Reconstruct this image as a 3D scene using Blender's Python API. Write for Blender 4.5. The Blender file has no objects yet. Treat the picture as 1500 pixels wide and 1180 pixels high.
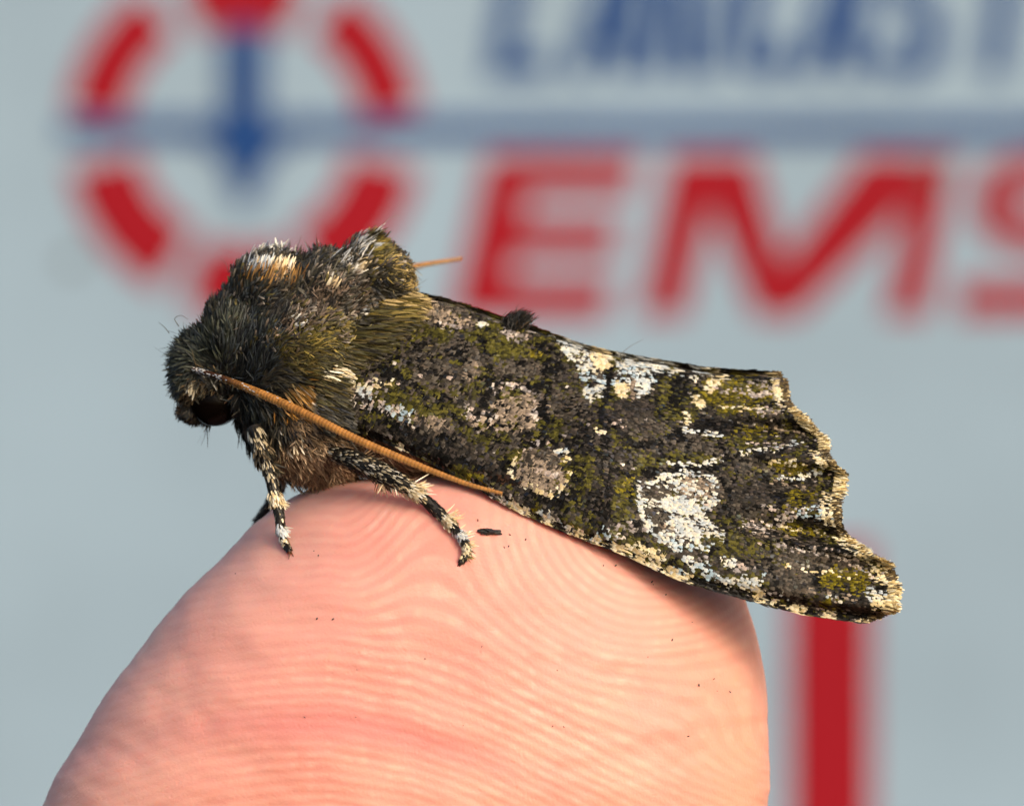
# A noctuid moth at rest on a fingertip, a blurred sign behind.  1 Blender unit = 1 mm.
import bpy, bmesh, math
import numpy as np
from mathutils import Vector, Matrix

scene = bpy.context.scene
col = scene.collection
scene.unit_settings.system = 'METRIC'
scene.unit_settings.scale_length = 0.001
rng = np.random.default_rng(11)

# ------------------------------------------------------------------ camera
CAM_D = 150.0
cam_d = bpy.data.cameras.new('camera')
cam = bpy.data.objects.new('camera', cam_d)
col.objects.link(cam)
cam.location = (0, -CAM_D, 0)
cam.rotation_euler = (math.pi / 2, 0, 0)
cam_d.sensor_width = 36.0
cam_d.lens = 36.0 * CAM_D / 30.0
cam_d.clip_start = 1.0
cam_d.clip_end = 20000.0
cam_d.dof.use_dof = True
cam_d.dof.focus_distance = CAM_D - 3.2
cam_d.dof.aperture_fstop = (cam_d.lens * 1e-3) / (2.0 * 1.02)     # lens opening of 1.02 mm radius
cam_d.dof.aperture_blades = 0
scene.camera = cam

# ------------------------------------------------------------------ light
SUN_DIR = Vector((0.52, -0.74, 0.42)).normalized()               # towards the sun
sun_el = math.asin(SUN_DIR.z)
sun_az = math.atan2(SUN_DIR.x, SUN_DIR.y)
world = bpy.data.worlds.new('World')
scene.world = world
world.use_nodes = True
nt = world.node_tree
bgn = nt.nodes['Background']
sky = nt.nodes.new('ShaderNodeTexSky')
sky.sky_type = 'NISHITA'
sky.sun_disc = False
sky.sun_elevation = sun_el
sky.sun_rotation = sun_az
sky.altitude = 50
sky.air_density = 1.0
sky.dust_density = 5.0
nt.links.new(sky.outputs[0], bgn.inputs[0])
bgn.inputs[1].default_value = 0.15
sun_d = bpy.data.lights.new('sun', 'SUN')
sun = bpy.data.objects.new('sun', sun_d)
col.objects.link(sun)
sun_d.energy = 1.7
sun_d.angle = math.radians(22.0)
sun_d.color = (1.0, 0.84, 0.64)
sun.rotation_euler = SUN_DIR.to_track_quat('Z', 'Y').to_euler()
sun.location = SUN_DIR * 400
scene.view_settings.view_transform = 'Standard'
scene.view_settings.look = 'None'
scene.view_settings.gamma = 1.0
scene.view_settings.exposure = 0.34
scene.view_settings.use_curve_mapping = False
scene.cycles.use_denoising = True
scene.cycles.max_bounces = 8

# ------------------------------------------------------------------ helpers
def at(px, py, y=0.0):
    """photo pixel (1500 x 1180) and depth -> point in mm"""
    f = (CAM_D + y) / CAM_D / 50.0
    return np.stack(np.broadcast_arrays((np.asarray(px, float) - 750) * f, np.asarray(y, float) + 0 * f,
                                        (590 - np.asarray(py, float)) * f), -1)

def to_px(P):
    f = (CAM_D + P[..., 1]) / CAM_D / 50.0
    return P[..., 0] / f + 750, 590 - P[..., 2] / f

def lin(c):
    c = np.asarray(c, float) / 255.0
    return np.where(c <= 0.04045, c / 12.92, ((c + 0.055) / 1.055) ** 2.4)

def unit(v):
    return v / np.maximum(np.linalg.norm(v, axis=-1, keepdims=True), 1e-9)

def make_mesh(name, verts, loops, starts, totals, colors=None, smooth=False, extra=None):
    me = bpy.data.meshes.new(name)
    me.vertices.add(len(verts))
    me.vertices.foreach_set('co', np.ascontiguousarray(verts, np.float32).ravel())
    me.loops.add(len(loops))
    me.loops.foreach_set('vertex_index', np.ascontiguousarray(loops, np.int32))
    me.polygons.add(len(starts))
    me.polygons.foreach_set('loop_start', np.ascontiguousarray(starts, np.int32))
    me.polygons.foreach_set('loop_total', np.ascontiguousarray(totals, np.int32))
    me.update(calc_edges=True)
    me.polygons.foreach_set('use_smooth', np.full(len(starts), smooth))
    if colors is not None:
        a = me.color_attributes.new('col', 'FLOAT_COLOR', 'POINT')
        rgba = np.ones((len(verts), 4), np.float32)
        rgba[:, :3] = colors
        a.data.foreach_set('color', rgba.ravel())
    for k, v in (extra or {}).items():
        a = me.attributes.new(k, 'FLOAT', 'POINT')
        a.data.foreach_set('value', np.ascontiguousarray(v, np.float32))
    me.validate()
    return me

def grid_mesh(name, P, colors=None, smooth=True, wrap_u=False, wrap_v=False, extra=None):
    """P[nu, nv, 3]"""
    nu, nv = P.shape[:2]
    idx = np.arange(nu * nv).reshape(nu, nv)
    iu = np.arange(nu if wrap_u else nu - 1)
    iv = np.arange(nv if wrap_v else nv - 1)
    A, B = np.meshgrid(iu, iv, indexing='ij')
    A2, B2 = (A + 1) % nu, (B + 1) % nv
    q = np.stack([idx[A, B], idx[A2, B], idx[A2, B2], idx[A, B2]], -1).reshape(-1, 4)
    n = len(q)
    return make_mesh(name, P.reshape(-1, 3), q.ravel(), np.arange(n) * 4, np.full(n, 4),
                     None if colors is None else colors.reshape(-1, 3), smooth,
                     None if extra is None else {k: v.ravel() for k, v in extra.items()})

def link(name, me, mat, parent=None, kind=None, label=None):
    o = bpy.data.objects.new(name, me)
    col.objects.link(o)
    if mat is not None and me is not None and not me.materials:
        me.materials.append(mat)
    if parent is not None:
        o.parent = parent
        o.matrix_parent_inverse = parent.matrix_world.inverted() if parent.type != 'EMPTY' else Matrix.Translation(-parent.location)
    if kind:
        o['kind'] = kind
    if label:
        o['label'] = label
    return o

def empty(name, loc, label, cat, group=None):
    o = bpy.data.objects.new(name, None)
    col.objects.link(o)
    o.location = loc
    o.empty_display_size = 1.0
    o['label'] = label
    o['category'] = cat
    if group:
        o['group'] = group
    return o

def cubic(tk, vals, t):
    """Catmull-Rom style interpolation, vals[n, k]"""
    tk = np.asarray(tk, float); vals = np.asarray(vals, float)
    if vals.ndim == 1:
        vals = vals[:, None]
    m = np.gradient(vals, tk, axis=0)
    i = np.clip(np.searchsorted(tk, t, side='right') - 1, 0, len(tk) - 2)
    h = (tk[i + 1] - tk[i])[:, None]
    s = ((t - tk[i]))[:, None] / h
    return ((2*s**3 - 3*s**2 + 1) * vals[i] + (s**3 - 2*s**2 + s) * h * m[i]
            + (-2*s**3 + 3*s**2) * vals[i+1] + (s**3 - s**2) * h * m[i+1])

def smooth_path(pts, n):
    pts = np.asarray(pts, float)
    d = np.r_[0, np.cumsum(np.linalg.norm(np.diff(pts, axis=0), axis=1))]
    return cubic(d, pts, np.linspace(0, d[-1], n))

def sstep(a, b, x):
    t = np.clip((x - a) / (b - a), 0, 1)
    return t * t * (3 - 2 * t)

def vnoise(x, y, seed=0):
    """smooth value noise, 0..1"""
    r = np.random.default_rng(seed).random((64, 64))
    xi, yi = np.floor(x).astype(int), np.floor(y).astype(int)
    fx, fy = x - xi, y - yi
    fx, fy = fx*fx*(3-2*fx), fy*fy*(3-2*fy)
    g = lambda i, j: r[i % 64, j % 64]
    return ((g(xi, yi)*(1-fx) + g(xi+1, yi)*fx)*(1-fy) + (g(xi, yi+1)*(1-fx) + g(xi+1, yi+1)*fx)*fy)

# ------------------------------------------------------------------ materials
def principled(name, base=(0.5, 0.5, 0.5), rough=0.5, spec=0.5, **kw):
    m = bpy.data.materials.new(name)
    m.use_nodes = True
    b = m.node_tree.nodes['Principled BSDF']
    b.inputs['Base Color'].default_value = (*base, 1)
    b.inputs['Roughness'].default_value = rough
    b.inputs['Specular IOR Level'].default_value = spec
    for k, v in kw.items():
        b.inputs[k].default_value = v
    return m

def N(m, t, **kw):
    n = m.node_tree.nodes.new(t)
    for k, v in kw.items():
        setattr(n, k, v)
    return n

def L(m, a, b):
    m.node_tree.links.new(a, b)

def attr_material(name, rough, spec, film=False):
    m = principled(name, rough=rough, spec=spec)
    b = m.node_tree.nodes['Principled BSDF']
    a = N(m, 'ShaderNodeAttribute', attribute_name='col')
    L(m, a.outputs['Color'], b.inputs['Base Color'])
    if film:
        g = N(m, 'ShaderNodeAttribute', attribute_name='gloss')
        mr = N(m, 'ShaderNodeMapRange')
        mr.inputs['To Min'].default_value = 0.62
        mr.inputs['To Max'].default_value = 0.20
        L(m, g.outputs['Fac'], mr.inputs['Value'])
        L(m, mr.outputs['Result'], b.inputs['Roughness'])
        mf = N(m, 'ShaderNodeMapRange')
        mf.inputs['From Min'].default_value = 0.55
        mf.inputs['To Min'].default_value = 0.0
        mf.inputs['To Max'].default_value = 620.0
        L(m, g.outputs['Fac'], mf.inputs['Value'])
        L(m, mf.outputs['Result'], b.inputs['Thin Film Thickness'])
        b.inputs['Thin Film IOR'].default_value = 1.6
        mg = N(m, 'ShaderNodeMapRange')
        mg.inputs['To Min'].default_value = 0.07
        mg.inputs['To Max'].default_value = 0.7
        L(m, g.outputs['Fac'], mg.inputs['Value'])
        L(m, mg.outputs['Result'], b.inputs['Specular IOR Level'])
    return m

MAT_HAIR = attr_material('moth_hair', 0.45, 0.30)
MAT_SCALE = attr_material('moth_scale', 0.5, 0.28, film=True)
MAT_BODY = principled('moth_skin', (0.016, 0.013, 0.010), 0.7, 0.3)
MAT_WINGSKIN = principled('wing_membrane', (0.022, 0.019, 0.015), 0.6, 0.3)
MAT_ANT = attr_material('antenna_horn', 0.5, 0.3)
MAT_LEG = principled('leg_horn', (0.015, 0.012, 0.010), 0.5, 0.4)
MAT_CLAW = principled('claw_horn', (0.10, 0.035, 0.012), 0.35, 0.5)

MAT_EYE = principled('compound_eye', (0.003, 0.0018, 0.0014), 0.16, 0.09)
_v = N(MAT_EYE, 'ShaderNodeTexVoronoi')
_v.inputs['Scale'].default_value = 22.0
_b = N(MAT_EYE, 'ShaderNodeBump')
_b.inputs['Strength'].default_value = 0.25
_b.inputs['Distance'].default_value = 0.02
_tc = N(MAT_EYE, 'ShaderNodeTexCoord')
L(MAT_EYE, _tc.outputs['Object'], _v.inputs['Vector'])
L(MAT_EYE, _v.outputs['Distance'], _b.inputs['Height'])
L(MAT_EYE, _b.outputs['Normal'], MAT_EYE.node_tree.nodes['Principled BSDF'].inputs['Normal'])

def skin_material():
    m = principled('finger_skin', rough=0.5, spec=0.32)
    b = m.node_tree.nodes['Principled BSDF']
    a = N(m, 'ShaderNodeAttribute', attribute_name='col')
    tc = N(m, 'ShaderNodeTexCoord')
    n1 = N(m, 'ShaderNodeTexNoise'); n1.inputs['Scale'].default_value = 0.35; n1.inputs['Detail'].default_value = 4
    n2 = N(m, 'ShaderNodeTexNoise'); n2.inputs['Scale'].default_value = 11.0; n2.inputs['Detail'].default_value = 5
    for n in (n1, n2):
        L(m, tc.outputs['Object'], n.inputs['Vector'])
    mx = N(m, 'ShaderNodeMix', data_type='RGBA', blend_type='MULTIPLY')
    cr = N(m, 'ShaderNodeValToRGB')
    cr.color_ramp.elements[0].position = 0.35; cr.color_ramp.elements[0].color = (0.97, 0.89, 0.87, 1)
    cr.color_ramp.elements[1].position = 0.65; cr.color_ramp.elements[1].color = (1.0, 1.0, 0.96, 1)
    L(m, n1.outputs['Fac'], cr.inputs['Fac'])
    mx.inputs['Factor'].default_value = 1.0
    L(m, a.outputs['Color'], mx.inputs['A'])
    L(m, cr.outputs['Color'], mx.inputs['B'])
    L(m, mx.outputs['Result'], b.inputs['Base Color'])
    vo = N(m, 'ShaderNodeTexVoronoi'); vo.inputs['Scale'].default_value = 3.4
    L(m, tc.outputs['Object'], vo.inputs['Vector'])
    po = N(m, 'ShaderNodeMapRange'); po.inputs['From Min'].default_value = 0.05; po.inputs['From Max'].default_value = 0.22
    L(m, vo.outputs['Distance'], po.inputs['Value'])
    bq = N(m, 'ShaderNodeBump'); bq.inputs['Strength'].default_value = 0.18; bq.inputs['Distance'].default_value = 0.03
    L(m, po.outputs['Result'], bq.inputs['Height'])
    bp = N(m, 'ShaderNodeBump'); bp.inputs['Strength'].default_value = 0.5; bp.inputs['Distance'].default_value = 0.03
    L(m, n2.outputs['Fac'], bp.inputs['Height'])
    L(m, bq.outputs['Normal'], bp.inputs['Normal'])
    L(m, bp.outputs['Normal'], b.inputs['Normal'])
    n3 = N(m, 'ShaderNodeTexNoise'); n3.inputs['Scale'].default_value = 2.2; n3.inputs['Detail'].default_value = 6; n3.inputs['Roughness'].default_value = 0.7
    L(m, tc.outputs['Object'], n3.inputs['Vector'])
    rr = N(m, 'ShaderNodeMapRange'); rr.inputs['From Min'].default_value = 0.3; rr.inputs['From Max'].default_value = 0.7; rr.inputs['To Min'].default_value = 0.40; rr.inputs['To Max'].default_value = 0.68
    L(m, n3.outputs['Fac'], rr.inputs['Value']); L(m, rr.outputs['Result'], b.inputs['Roughness'])
    b.inputs['Subsurface Weight'].default_value = 0.6
    b.inputs['Subsurface Radius'].default_value = (1.0, 0.32, 0.18)
    b.inputs['Subsurface Scale'].default_value = 0.65
    return m
MAT_SKIN = skin_material()
MAT_NAIL = principled('nail', (0.72, 0.47, 0.40), 0.28, 0.5)

def paint(name, rgb, rough=0.4, var=0.05):
    m = principled(name, rough=rough, spec=0.12)
    b = m.node_tree.nodes['Principled BSDF']
    tc = N(m, 'ShaderNodeTexCoord')
    n1 = N(m, 'ShaderNodeTexNoise'); n1.inputs['Scale'].default_value = 0.02; n1.inputs['Detail'].default_value = 6
    L(m, tc.outputs['Object'], n1.inputs['Vector'])
    cr = N(m, 'ShaderNodeValToRGB')
    cr.color_ramp.elements[0].position = 0.3; cr.color_ramp.elements[0].color = (*[c * (1 - var) for c in rgb], 1)
    cr.color_ramp.elements[1].position = 0.7; cr.color_ramp.elements[1].color = (*[c * (1 + var) for c in rgb], 1)
    L(m, n1.outputs['Fac'], cr.inputs['Fac'])
    L(m, cr.outputs['Color'], b.inputs['Base Color'])
    return m
MAT_PANEL = paint('panel_paint', (0.226, 0.318, 0.420), 0.6, 0.10)  # wider tone variation in the colour stands in for uneven light on the board
MAT_RED = paint('red_paint', (0.235, 0.003, 0.011), 0.6)
MAT_BLUE = paint('blue_paint', (0.008, 0.044, 0.175), 0.6)
MAT_DIRT = paint('dirt', (0.10, 0.10, 0.10), 0.8)

# ------------------------------------------------------------------ the sign behind
SIGN_Y = 600.0
sign = empty('sign_panel', tuple(at(750, 590, SIGN_Y)), 'pale blue grey sign board with red and blue lettering, out of focus behind', 'sign')
f_s = (CAM_D + SIGN_Y) / CAM_D / 50.0

def prism(name, pts, mat, lift, thick=0.25, parent=sign, label=None):
    bm = bmesh.new()
    vs = [bm.verts.new(tuple(at(p[0], p[1], SIGN_Y) - np.array([0, lift + thick, 0]) * 1.0)) for p in pts]
    # keep x/z of the sign plane itself
    for v, p in zip(vs, pts):
        q = at(p[0], p[1], SIGN_Y); v.co = (q[0], SIGN_Y - lift - thick, q[2])
    f = bm.faces.new(vs)
    if f.normal.y > 0:
        f.normal_flip()
    r = bmesh.ops.extrude_face_region(bm, geom=[f])
    for v in [g for g in r['geom'] if isinstance(g, bmesh.types.BMVert)]:
        v.co.y = SIGN_Y - lift + 0.02
    bmesh.ops.recalc_face_normals(bm, faces=bm.faces)
    bmesh.ops.triangulate(bm, faces=[g for g in bm.faces if len(g.verts) > 4])
    me = bpy.data.meshes.new(name); bm.to_mesh(me); bm.free()
    return link(name, me, mat, parent, label=label)

def ribbon(pts, w):
    """outline of a thick polyline with mitred corners"""
    p = np.asarray(pts, float)
    ws = np.full(len(p), w) if np.isscalar(w) else np.asarray(w, float)
    d = unit(np.diff(p, axis=0))
    nrm = np.stack([-d[:, 1], d[:, 0]], -1)
    left, right = [], []
    for i in range(len(p)):
        if i == 0: m = nrm[0]
        elif i == len(p) - 1: m = nrm[-1]
        else:
            m = unit((nrm[i-1] + nrm[i])[None])[0]
            m = m / max(0.5, float(m @ nrm[i]))
        left.append(p[i] + m * ws[i] / 2); right.append(p[i] - m * ws[i] / 2)
    return left + right[::-1]

# the board itself, a wide plate with a rounded rim
bm = bmesh.new()
bmesh.ops.create_cube(bm, size=1.0)
for v in bm.verts:
    v.co = Vector((v.co.x * 900, SIGN_Y + 4.0 + v.co.y * 8.0, v.co.z * 700))
bmesh.ops.bevel(bm, geom=list(bm.edges), offset=1.5, segments=2, affect='EDGES')
me = bpy.data.meshes.new('panel'); bm.to_mesh(me); bm.free()
link('panel', me, MAT_PANEL, sign)

# emblem: broken red ring, blue shaft with a pointed foot
EC = (357, 198)
def arc(a0, a1, r, w, n=10):
    return ribbon([(EC[0] + r * math.cos(math.radians(a)), EC[1] - r * math.sin(math.radians(a))) for a in np.linspace(a0, a1, n)], w)
for a0, a1, r, w in ((125, 172, 218, 86), (8, 55, 218, 86), (191, 241, 208, 104), (299, 349, 208, 104), (68, 112, 212, 108), (250, 290, 214, 100)):
    prism('ring_segment', arc(a0, a1, r, w), MAT_RED, 0.0, label='red ring segment of the emblem')
prism('emblem_shaft', [(328, 40), (392, 40), (390, 165), (432, 208), (398, 232), (368, 300), (350, 300), (330, 232), (292, 208), (330, 165)], MAT_BLUE, 0.6,
      label='blue pointed shaft inside the red ring')
prism('stripe', [(92, 174), (2300, 174), (2300, 206), (92, 206)], MAT_BLUE, 0.3, label='thin blue line under the blue letters')
# EMS
prism('letter', [(714, 228), (936, 228), (924, 286), (776, 286), (768, 320), (908, 320), (897, 376), (756, 376), (748, 408), (900, 408), (886, 466), (660, 466)],
      MAT_RED, 0.0, label='red slanted letter E')
prism('letter', [(984, 228), (1104, 228), (1148, 380), (1264, 228), (1400, 228), (1356, 464), (1296, 464), (1328, 306), (1170, 464), (1108, 464), (1046, 312), (1040, 312), (1002, 464), (938, 464)],
      MAT_RED, 0.0, label='red slanted letter M')
prism('letter', ribbon([(1660, 255), (1500, 255), (1466, 266), (1452, 294), (1462, 326), (1500, 343), (1580, 352), (1612, 372), (1606, 412), (1570, 436), (1405, 438)], 52),
      MAT_RED, 0.0, label='red slanted letter S')
# blue lettering of the line above, cut by the top of the picture
def stroke_letter(strokes, mat, w, label):
    o = None
    for k, st in enumerate(strokes):
        q = prism('letter', ribbon(st, w), mat, 0.04 * k, label=label)
        if o is None:
            o = q
        else:                                       # join the strokes of a letter into one mesh
            bm = bmesh.new(); bm.from_mesh(o.data); bm.from_mesh(q.data); bm.to_mesh(o.data); bm.free()
            bpy.data.objects.remove(q)
    return o
for ch, strokes in (('L', [[(806, 96), (733, 96), (769, -130)]]),
                    ('A', [[(846, 112), (926, -130)], [(914, 112), (946, -130)], [(866, 58), (918, 58)]]),
                    ('N', [[(958, 112), (994, -130)], [(998, -130), (1006, 112)], [(1036, 112), (1072, -130)]]),
                    ('C', [[(1146, 66), (1138, 90), (1114, 97), (1096, 84), (1096, 50), (1116, -80), (1134, -120)]]),
                    ('A', [[(1180, 112), (1252, -130)], [(1246, 112), (1276, -130)], [(1200, 60), (1246, 60)]]),
                    ('S', [[(1290, 70), (1302, 92), (1330, 98), (1358, 88), (1370, 56), (1358, 22), (1330, 2), (1322, -40), (1338, -80)]]),
                    ('T', [[(1452, 112), (1488, -130)]])):
    stroke_letter(strokes, MAT_BLUE, 28 if ch == 'N' else 36, 'blue slanted letter %s cut by the top of the picture' % ch)
prism('red_bar', [(1157, 795), (1277, 795), (1277, 2000), (1157, 2000)], MAT_RED, 0.0, label='wide upright red bar')
for x, y, r in ((1365, 250, 14), (106, 383, 13)):
    prism('dirt_spot', [(x + r * math.cos(t), y + r * 0.9 * math.sin(t)) for t in np.linspace(0, 2*math.pi, 10, endpoint=False)], MAT_DIRT, 0.35, 0.1)

# ------------------------------------------------------------------ the finger
FY = 1.0                                    # depth of the finger's axis
F_PY = [689, 690, 695, 704, 715, 728, 748, 775, 800, 850, 900, 950, 1000, 1060, 1120, 1180, 1300, 1500, 1800, 2200]
F_XL = [712, 672, 585, 510, 452, 424, 395, 365, 340, 288, 243, 203, 168, 128, 92, 60, 5, -70, -160, -260]
F_XR = [712, 752, 838, 905, 945, 972, 1003, 1032, 1051, 1080, 1101, 1114, 1120, 1124, 1126, 1126, 1120, 1100, 1050, 960]
_FZ = at(0, np.array(F_PY), FY)[:, 2]
_FL = at(np.array(F_XL), 0, FY)[:, 0]
_FR = at(np.array(F_XR), 0, FY)[:, 0]
_fs = np.r_[0, np.cumsum(np.hypot(np.diff(_FZ), np.diff(_FR - _FL) / 2))]
def finger_rows(s):
    v = cubic(_fs, np.stack([_FZ, _FL, _FR], -1), s)
    z, xl, xr = v[:, 0], v[:, 1], v[:, 2]
    a = np.maximum((xr - xl) / 2, 1e-4)
    c = (xr + xl) / 2
    b = 9.2 * np.tanh(a / 10.4 * 0.95)           # half thickness
    return z, c, a, b
_ft = finger_rows(np.linspace(0, _fs[-1], 1500))
FE = 2.15
def finger_y(x, z):
    o = np.argsort(_ft[0])
    c = np.interp(z, _ft[0][o], _ft[1][o]); a = np.interp(z, _ft[0][o], _ft[2][o]); b = np.interp(z, _ft[0][o], _ft[3][o])
    u = np.clip(np.abs((x - c) / a), 0, 1)
    return FY - b * (1 - u ** FE) ** (1 / FE)
def on_finger(px, py, off=0.0):
    y = -2.0
    for _ in range(12):
        p = at(px, py, y); y = 0.5 * y + 0.5 * float(finger_y(p[0], p[2]))
    p = at(px, py, y); return p + np.array([0, -off * 0.8, off * 0.6])

rows = np.r_[np.linspace(0, 0.5, 26)[:-1] , np.linspace(0.5, 21.5, 330), np.linspace(21.5, _fs[-1], 40)[1:]]
th = np.r_[np.linspace(math.pi, 2 * math.pi, 470, endpoint=False), np.linspace(0, math.pi, 110, endpoint=False)]
z, c, a, b = finger_rows(rows)
ct, st = np.cos(th), np.sin(th)
ex = np.sign(ct) * np.abs(ct) ** (2 / FE); ey = np.sign(st) * np.abs(st) ** (2 / FE)
P = np.stack([c[:, None] + a[:, None] * ex[None], FY + b[:, None] * ey[None], np.repeat(z[:, None], len(th), 1)], -1)
# normals
du = np.gradient(P, axis=0); dv = np.roll(P, -1, 1) - np.roll(P, 1, 1)
nr = unit(np.cross(dv, du)); nr[np.einsum('ijk,ijk->ij', nr, P - np.stack([c, 0*c + FY, z - 3], -1)[:, None]) < 0] *= -1
nr[0] = (0, 0, 1)
px, py = to_px(P)
# ridge pattern: an arch field on the left that wraps into a whorl hidden under the wing
g = np.interp(px, [60, 150, 300, 400, 480, 600, 700, 900, 1150], [95, 62, 16, 4, 0, 22, 62, 160, 270])
f_arch = (py - g) / 1.0
rw = np.hypot((px - 950) * 0.92, (py - 765) * 1.08)
w = 1 - sstep(200, 420, rw)
wob = 9 * (vnoise(px / 120, py / 120, 5) - .5) + 3 * (vnoise(px / 34, py / 34, 6) - .5)
ph = (w * (rw * 0.95 + 560) + (1 - w) * (f_arch * 0.92)) + wob
per = 14.5
rg = 0.5 + 0.5 * np.cos(2 * math.pi * ph / per)
rg = sstep(0.12, 0.78, rg)
brk = vnoise(px / 13, py / 13, 8)
front = sstep(0.0, 0.25, -nr[..., 1] + 0.15 * nr[..., 2])
topfade = 0.12 + 0.88 * sstep(705, 830, py + 0.22 * np.abs(px - 750))
leftfade = 0.5 + 0.5 * sstep(-0.75, -0.1, nr[..., 0])
amp = front * topfade * leftfade * (0.55 + 0.45 * vnoise(px / 55, py / 55, 9)) * (1 - .35 * w)
disp = amp * (rg - 0.5) * 0.0125 * (0.3 + 1.4 * brk)
# the flexion crease low on the left, and soft dents
cy = np.interp(px, [0, 130, 330, 520, 700, 900, 1130], [1150, 1096, 1056, 1058, 1105, 1180, 1290])
crease = np.exp(-((py - cy) / 20) ** 2) * front * (1 - sstep(650, 820, px))
disp -= 0.03 * crease
disp += front * (0.12 * (vnoise(px / 190, py / 170, 12) - .5) + 0.035 * (vnoise(px / 70, py / 60, 13) - .5))
disp += 0.10 * (vnoise(P[..., 2] * 1.1 + 20, P[..., 0] * .5 + 20, 14) - .5) + 0.05 * (vnoise(P[..., 2] * 3 + 20, P[..., 0] * 1.5 + 20, 15) - .5)
disp[:3] = 0
P2 = P + nr * disp[..., None]
skin = lin((221, 162, 151)); fur_c = lin((204, 130, 122)); pale = lin((233, 194, 182)); red = lin((208, 132, 132))
cc = skin + 0 * P2
k = (amp * (1 - rg))[..., None]
cc = cc * (1 - 0.5 * k) + fur_c * 0.5 * k
k = (amp * rg * sstep(0.55, 0.9, brk))[..., None]
cc = cc * (1 - 0.4 * k) + pale * 0.4 * k
k = (0.75 * np.exp(-((py - cy - 4) / 30) ** 2) * front * (1 - sstep(620, 900, px)))[..., None]
cc = cc * (1 - k) + red * k
k = (0.6 * sstep(0.5, 0.8, vnoise(px / 160, py / 130, 21)))[..., None]
cc = cc * (1 - k) + lin((214, 152, 145)) * k
k = (0.55 * sstep(930, 1130, px) + 0.25 * sstep(980, 1180, py))[..., None] * 0.8
cc = cc * (1 - k) + lin((224, 162, 136)) * k
k = (0.65 * (1 - sstep(120, 420, px - (1180 - py) * 0.55)))[..., None]  # paler pink painted into the skin on the left to lift its shade
cc = cc * (1 - k) + lin((226, 170, 160)) * k
finger = empty('finger', tuple(at(620, 1800, FY)), 'bare fingertip with fine print ridges, the moth resting on it', 'finger')
link('skin', grid_mesh('skin', P2, cc, True, wrap_v=True), MAT_SKIN, finger)
# nail on the far side
zz = np.linspace(at(0, 800, 0)[2], at(0, 1330, 0)[2], 26)
uu = np.linspace(-0.62, 0.62, 21)
o = np.argsort(_ft[0])
NP = np.zeros((26, 21, 3))
for i, zi in enumerate(zz):
    ci, ai, bi = (np.interp(zi, _ft[0][o], _ft[j][o]) for j in (1, 2, 3))
    lim = min(1.0, 0.55 + 0.45 * math.sqrt(min(1, i / 5)))
    xx = uu * lim
    NP[i, :, 0] = ci + ai * xx
    NP[i, :, 1] = FY + bi * (1 - np.abs(xx) ** FE) ** (1 / FE) + 0.28 - 0.30 * (np.abs(uu) / .62) ** 4 - (0.25 if i == 25 else 0)
    NP[i, :, 2] = zi
link('nail', grid_mesh('nail', NP, None, True), MAT_NAIL, finger)

# ------------------------------------------------------------------ blades: hairs and flat scales
class Blades:
    """collects many small lance-shaped blades into one mesh"""
    T = np.array([0.0, 0.3, 0.62, 0.88, 1.0])
    def __init__(self):
        self.v, self.c, self.n = [], [], 0
    def add(self, root, d0, d1, side, length, width, c0, c1, prof=(0.55, 1.0, 0.95, 0.55)):
        n = len(root)
        if n == 0:
            return
        length = np.broadcast_to(np.asarray(length, float), (n,))[:, None]
        width = np.broadcast_to(np.asarray(width, float), (n,))[:, None]
        out = np.zeros((n, 9, 3)); cl = np.zeros((n, 9, 3))
        for k, t in enumerate(self.T):
            p = root + length * (d0 * t + (d1 - d0) * t * t / 2)
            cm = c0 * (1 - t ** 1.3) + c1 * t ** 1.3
            if k < 4:
                out[:, 2*k] = p - side * width * prof[k] / 2
                out[:, 2*k+1] = p + side * width * prof[k] / 2
                cl[:, 2*k] = cm; cl[:, 2*k+1] = cm
            else:
                out[:, 8] = p; cl[:, 8] = cm
        self.v.append(out.reshape(-1, 3)); self.c.append(cl.reshape(-1, 3)); self.n += n
    def mesh(self, name):
        v = np.concatenate(self.v); c = np.concatenate(self.c)
        base = (np.arange(self.n) * 9)[:, None]
        lp = np.array([0, 1, 3, 2, 2, 3, 5, 4, 4, 5, 7, 6, 6, 7, 8])
        loops = (base + lp).ravel()
        st = (np.arange(self.n) * 15)[:, None] + np.array([0, 4, 8, 12])
        tot = np.tile([4, 4, 4, 3], self.n)
        return make_mesh(name, v, loops, st.ravel(), tot, c, False)

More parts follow.
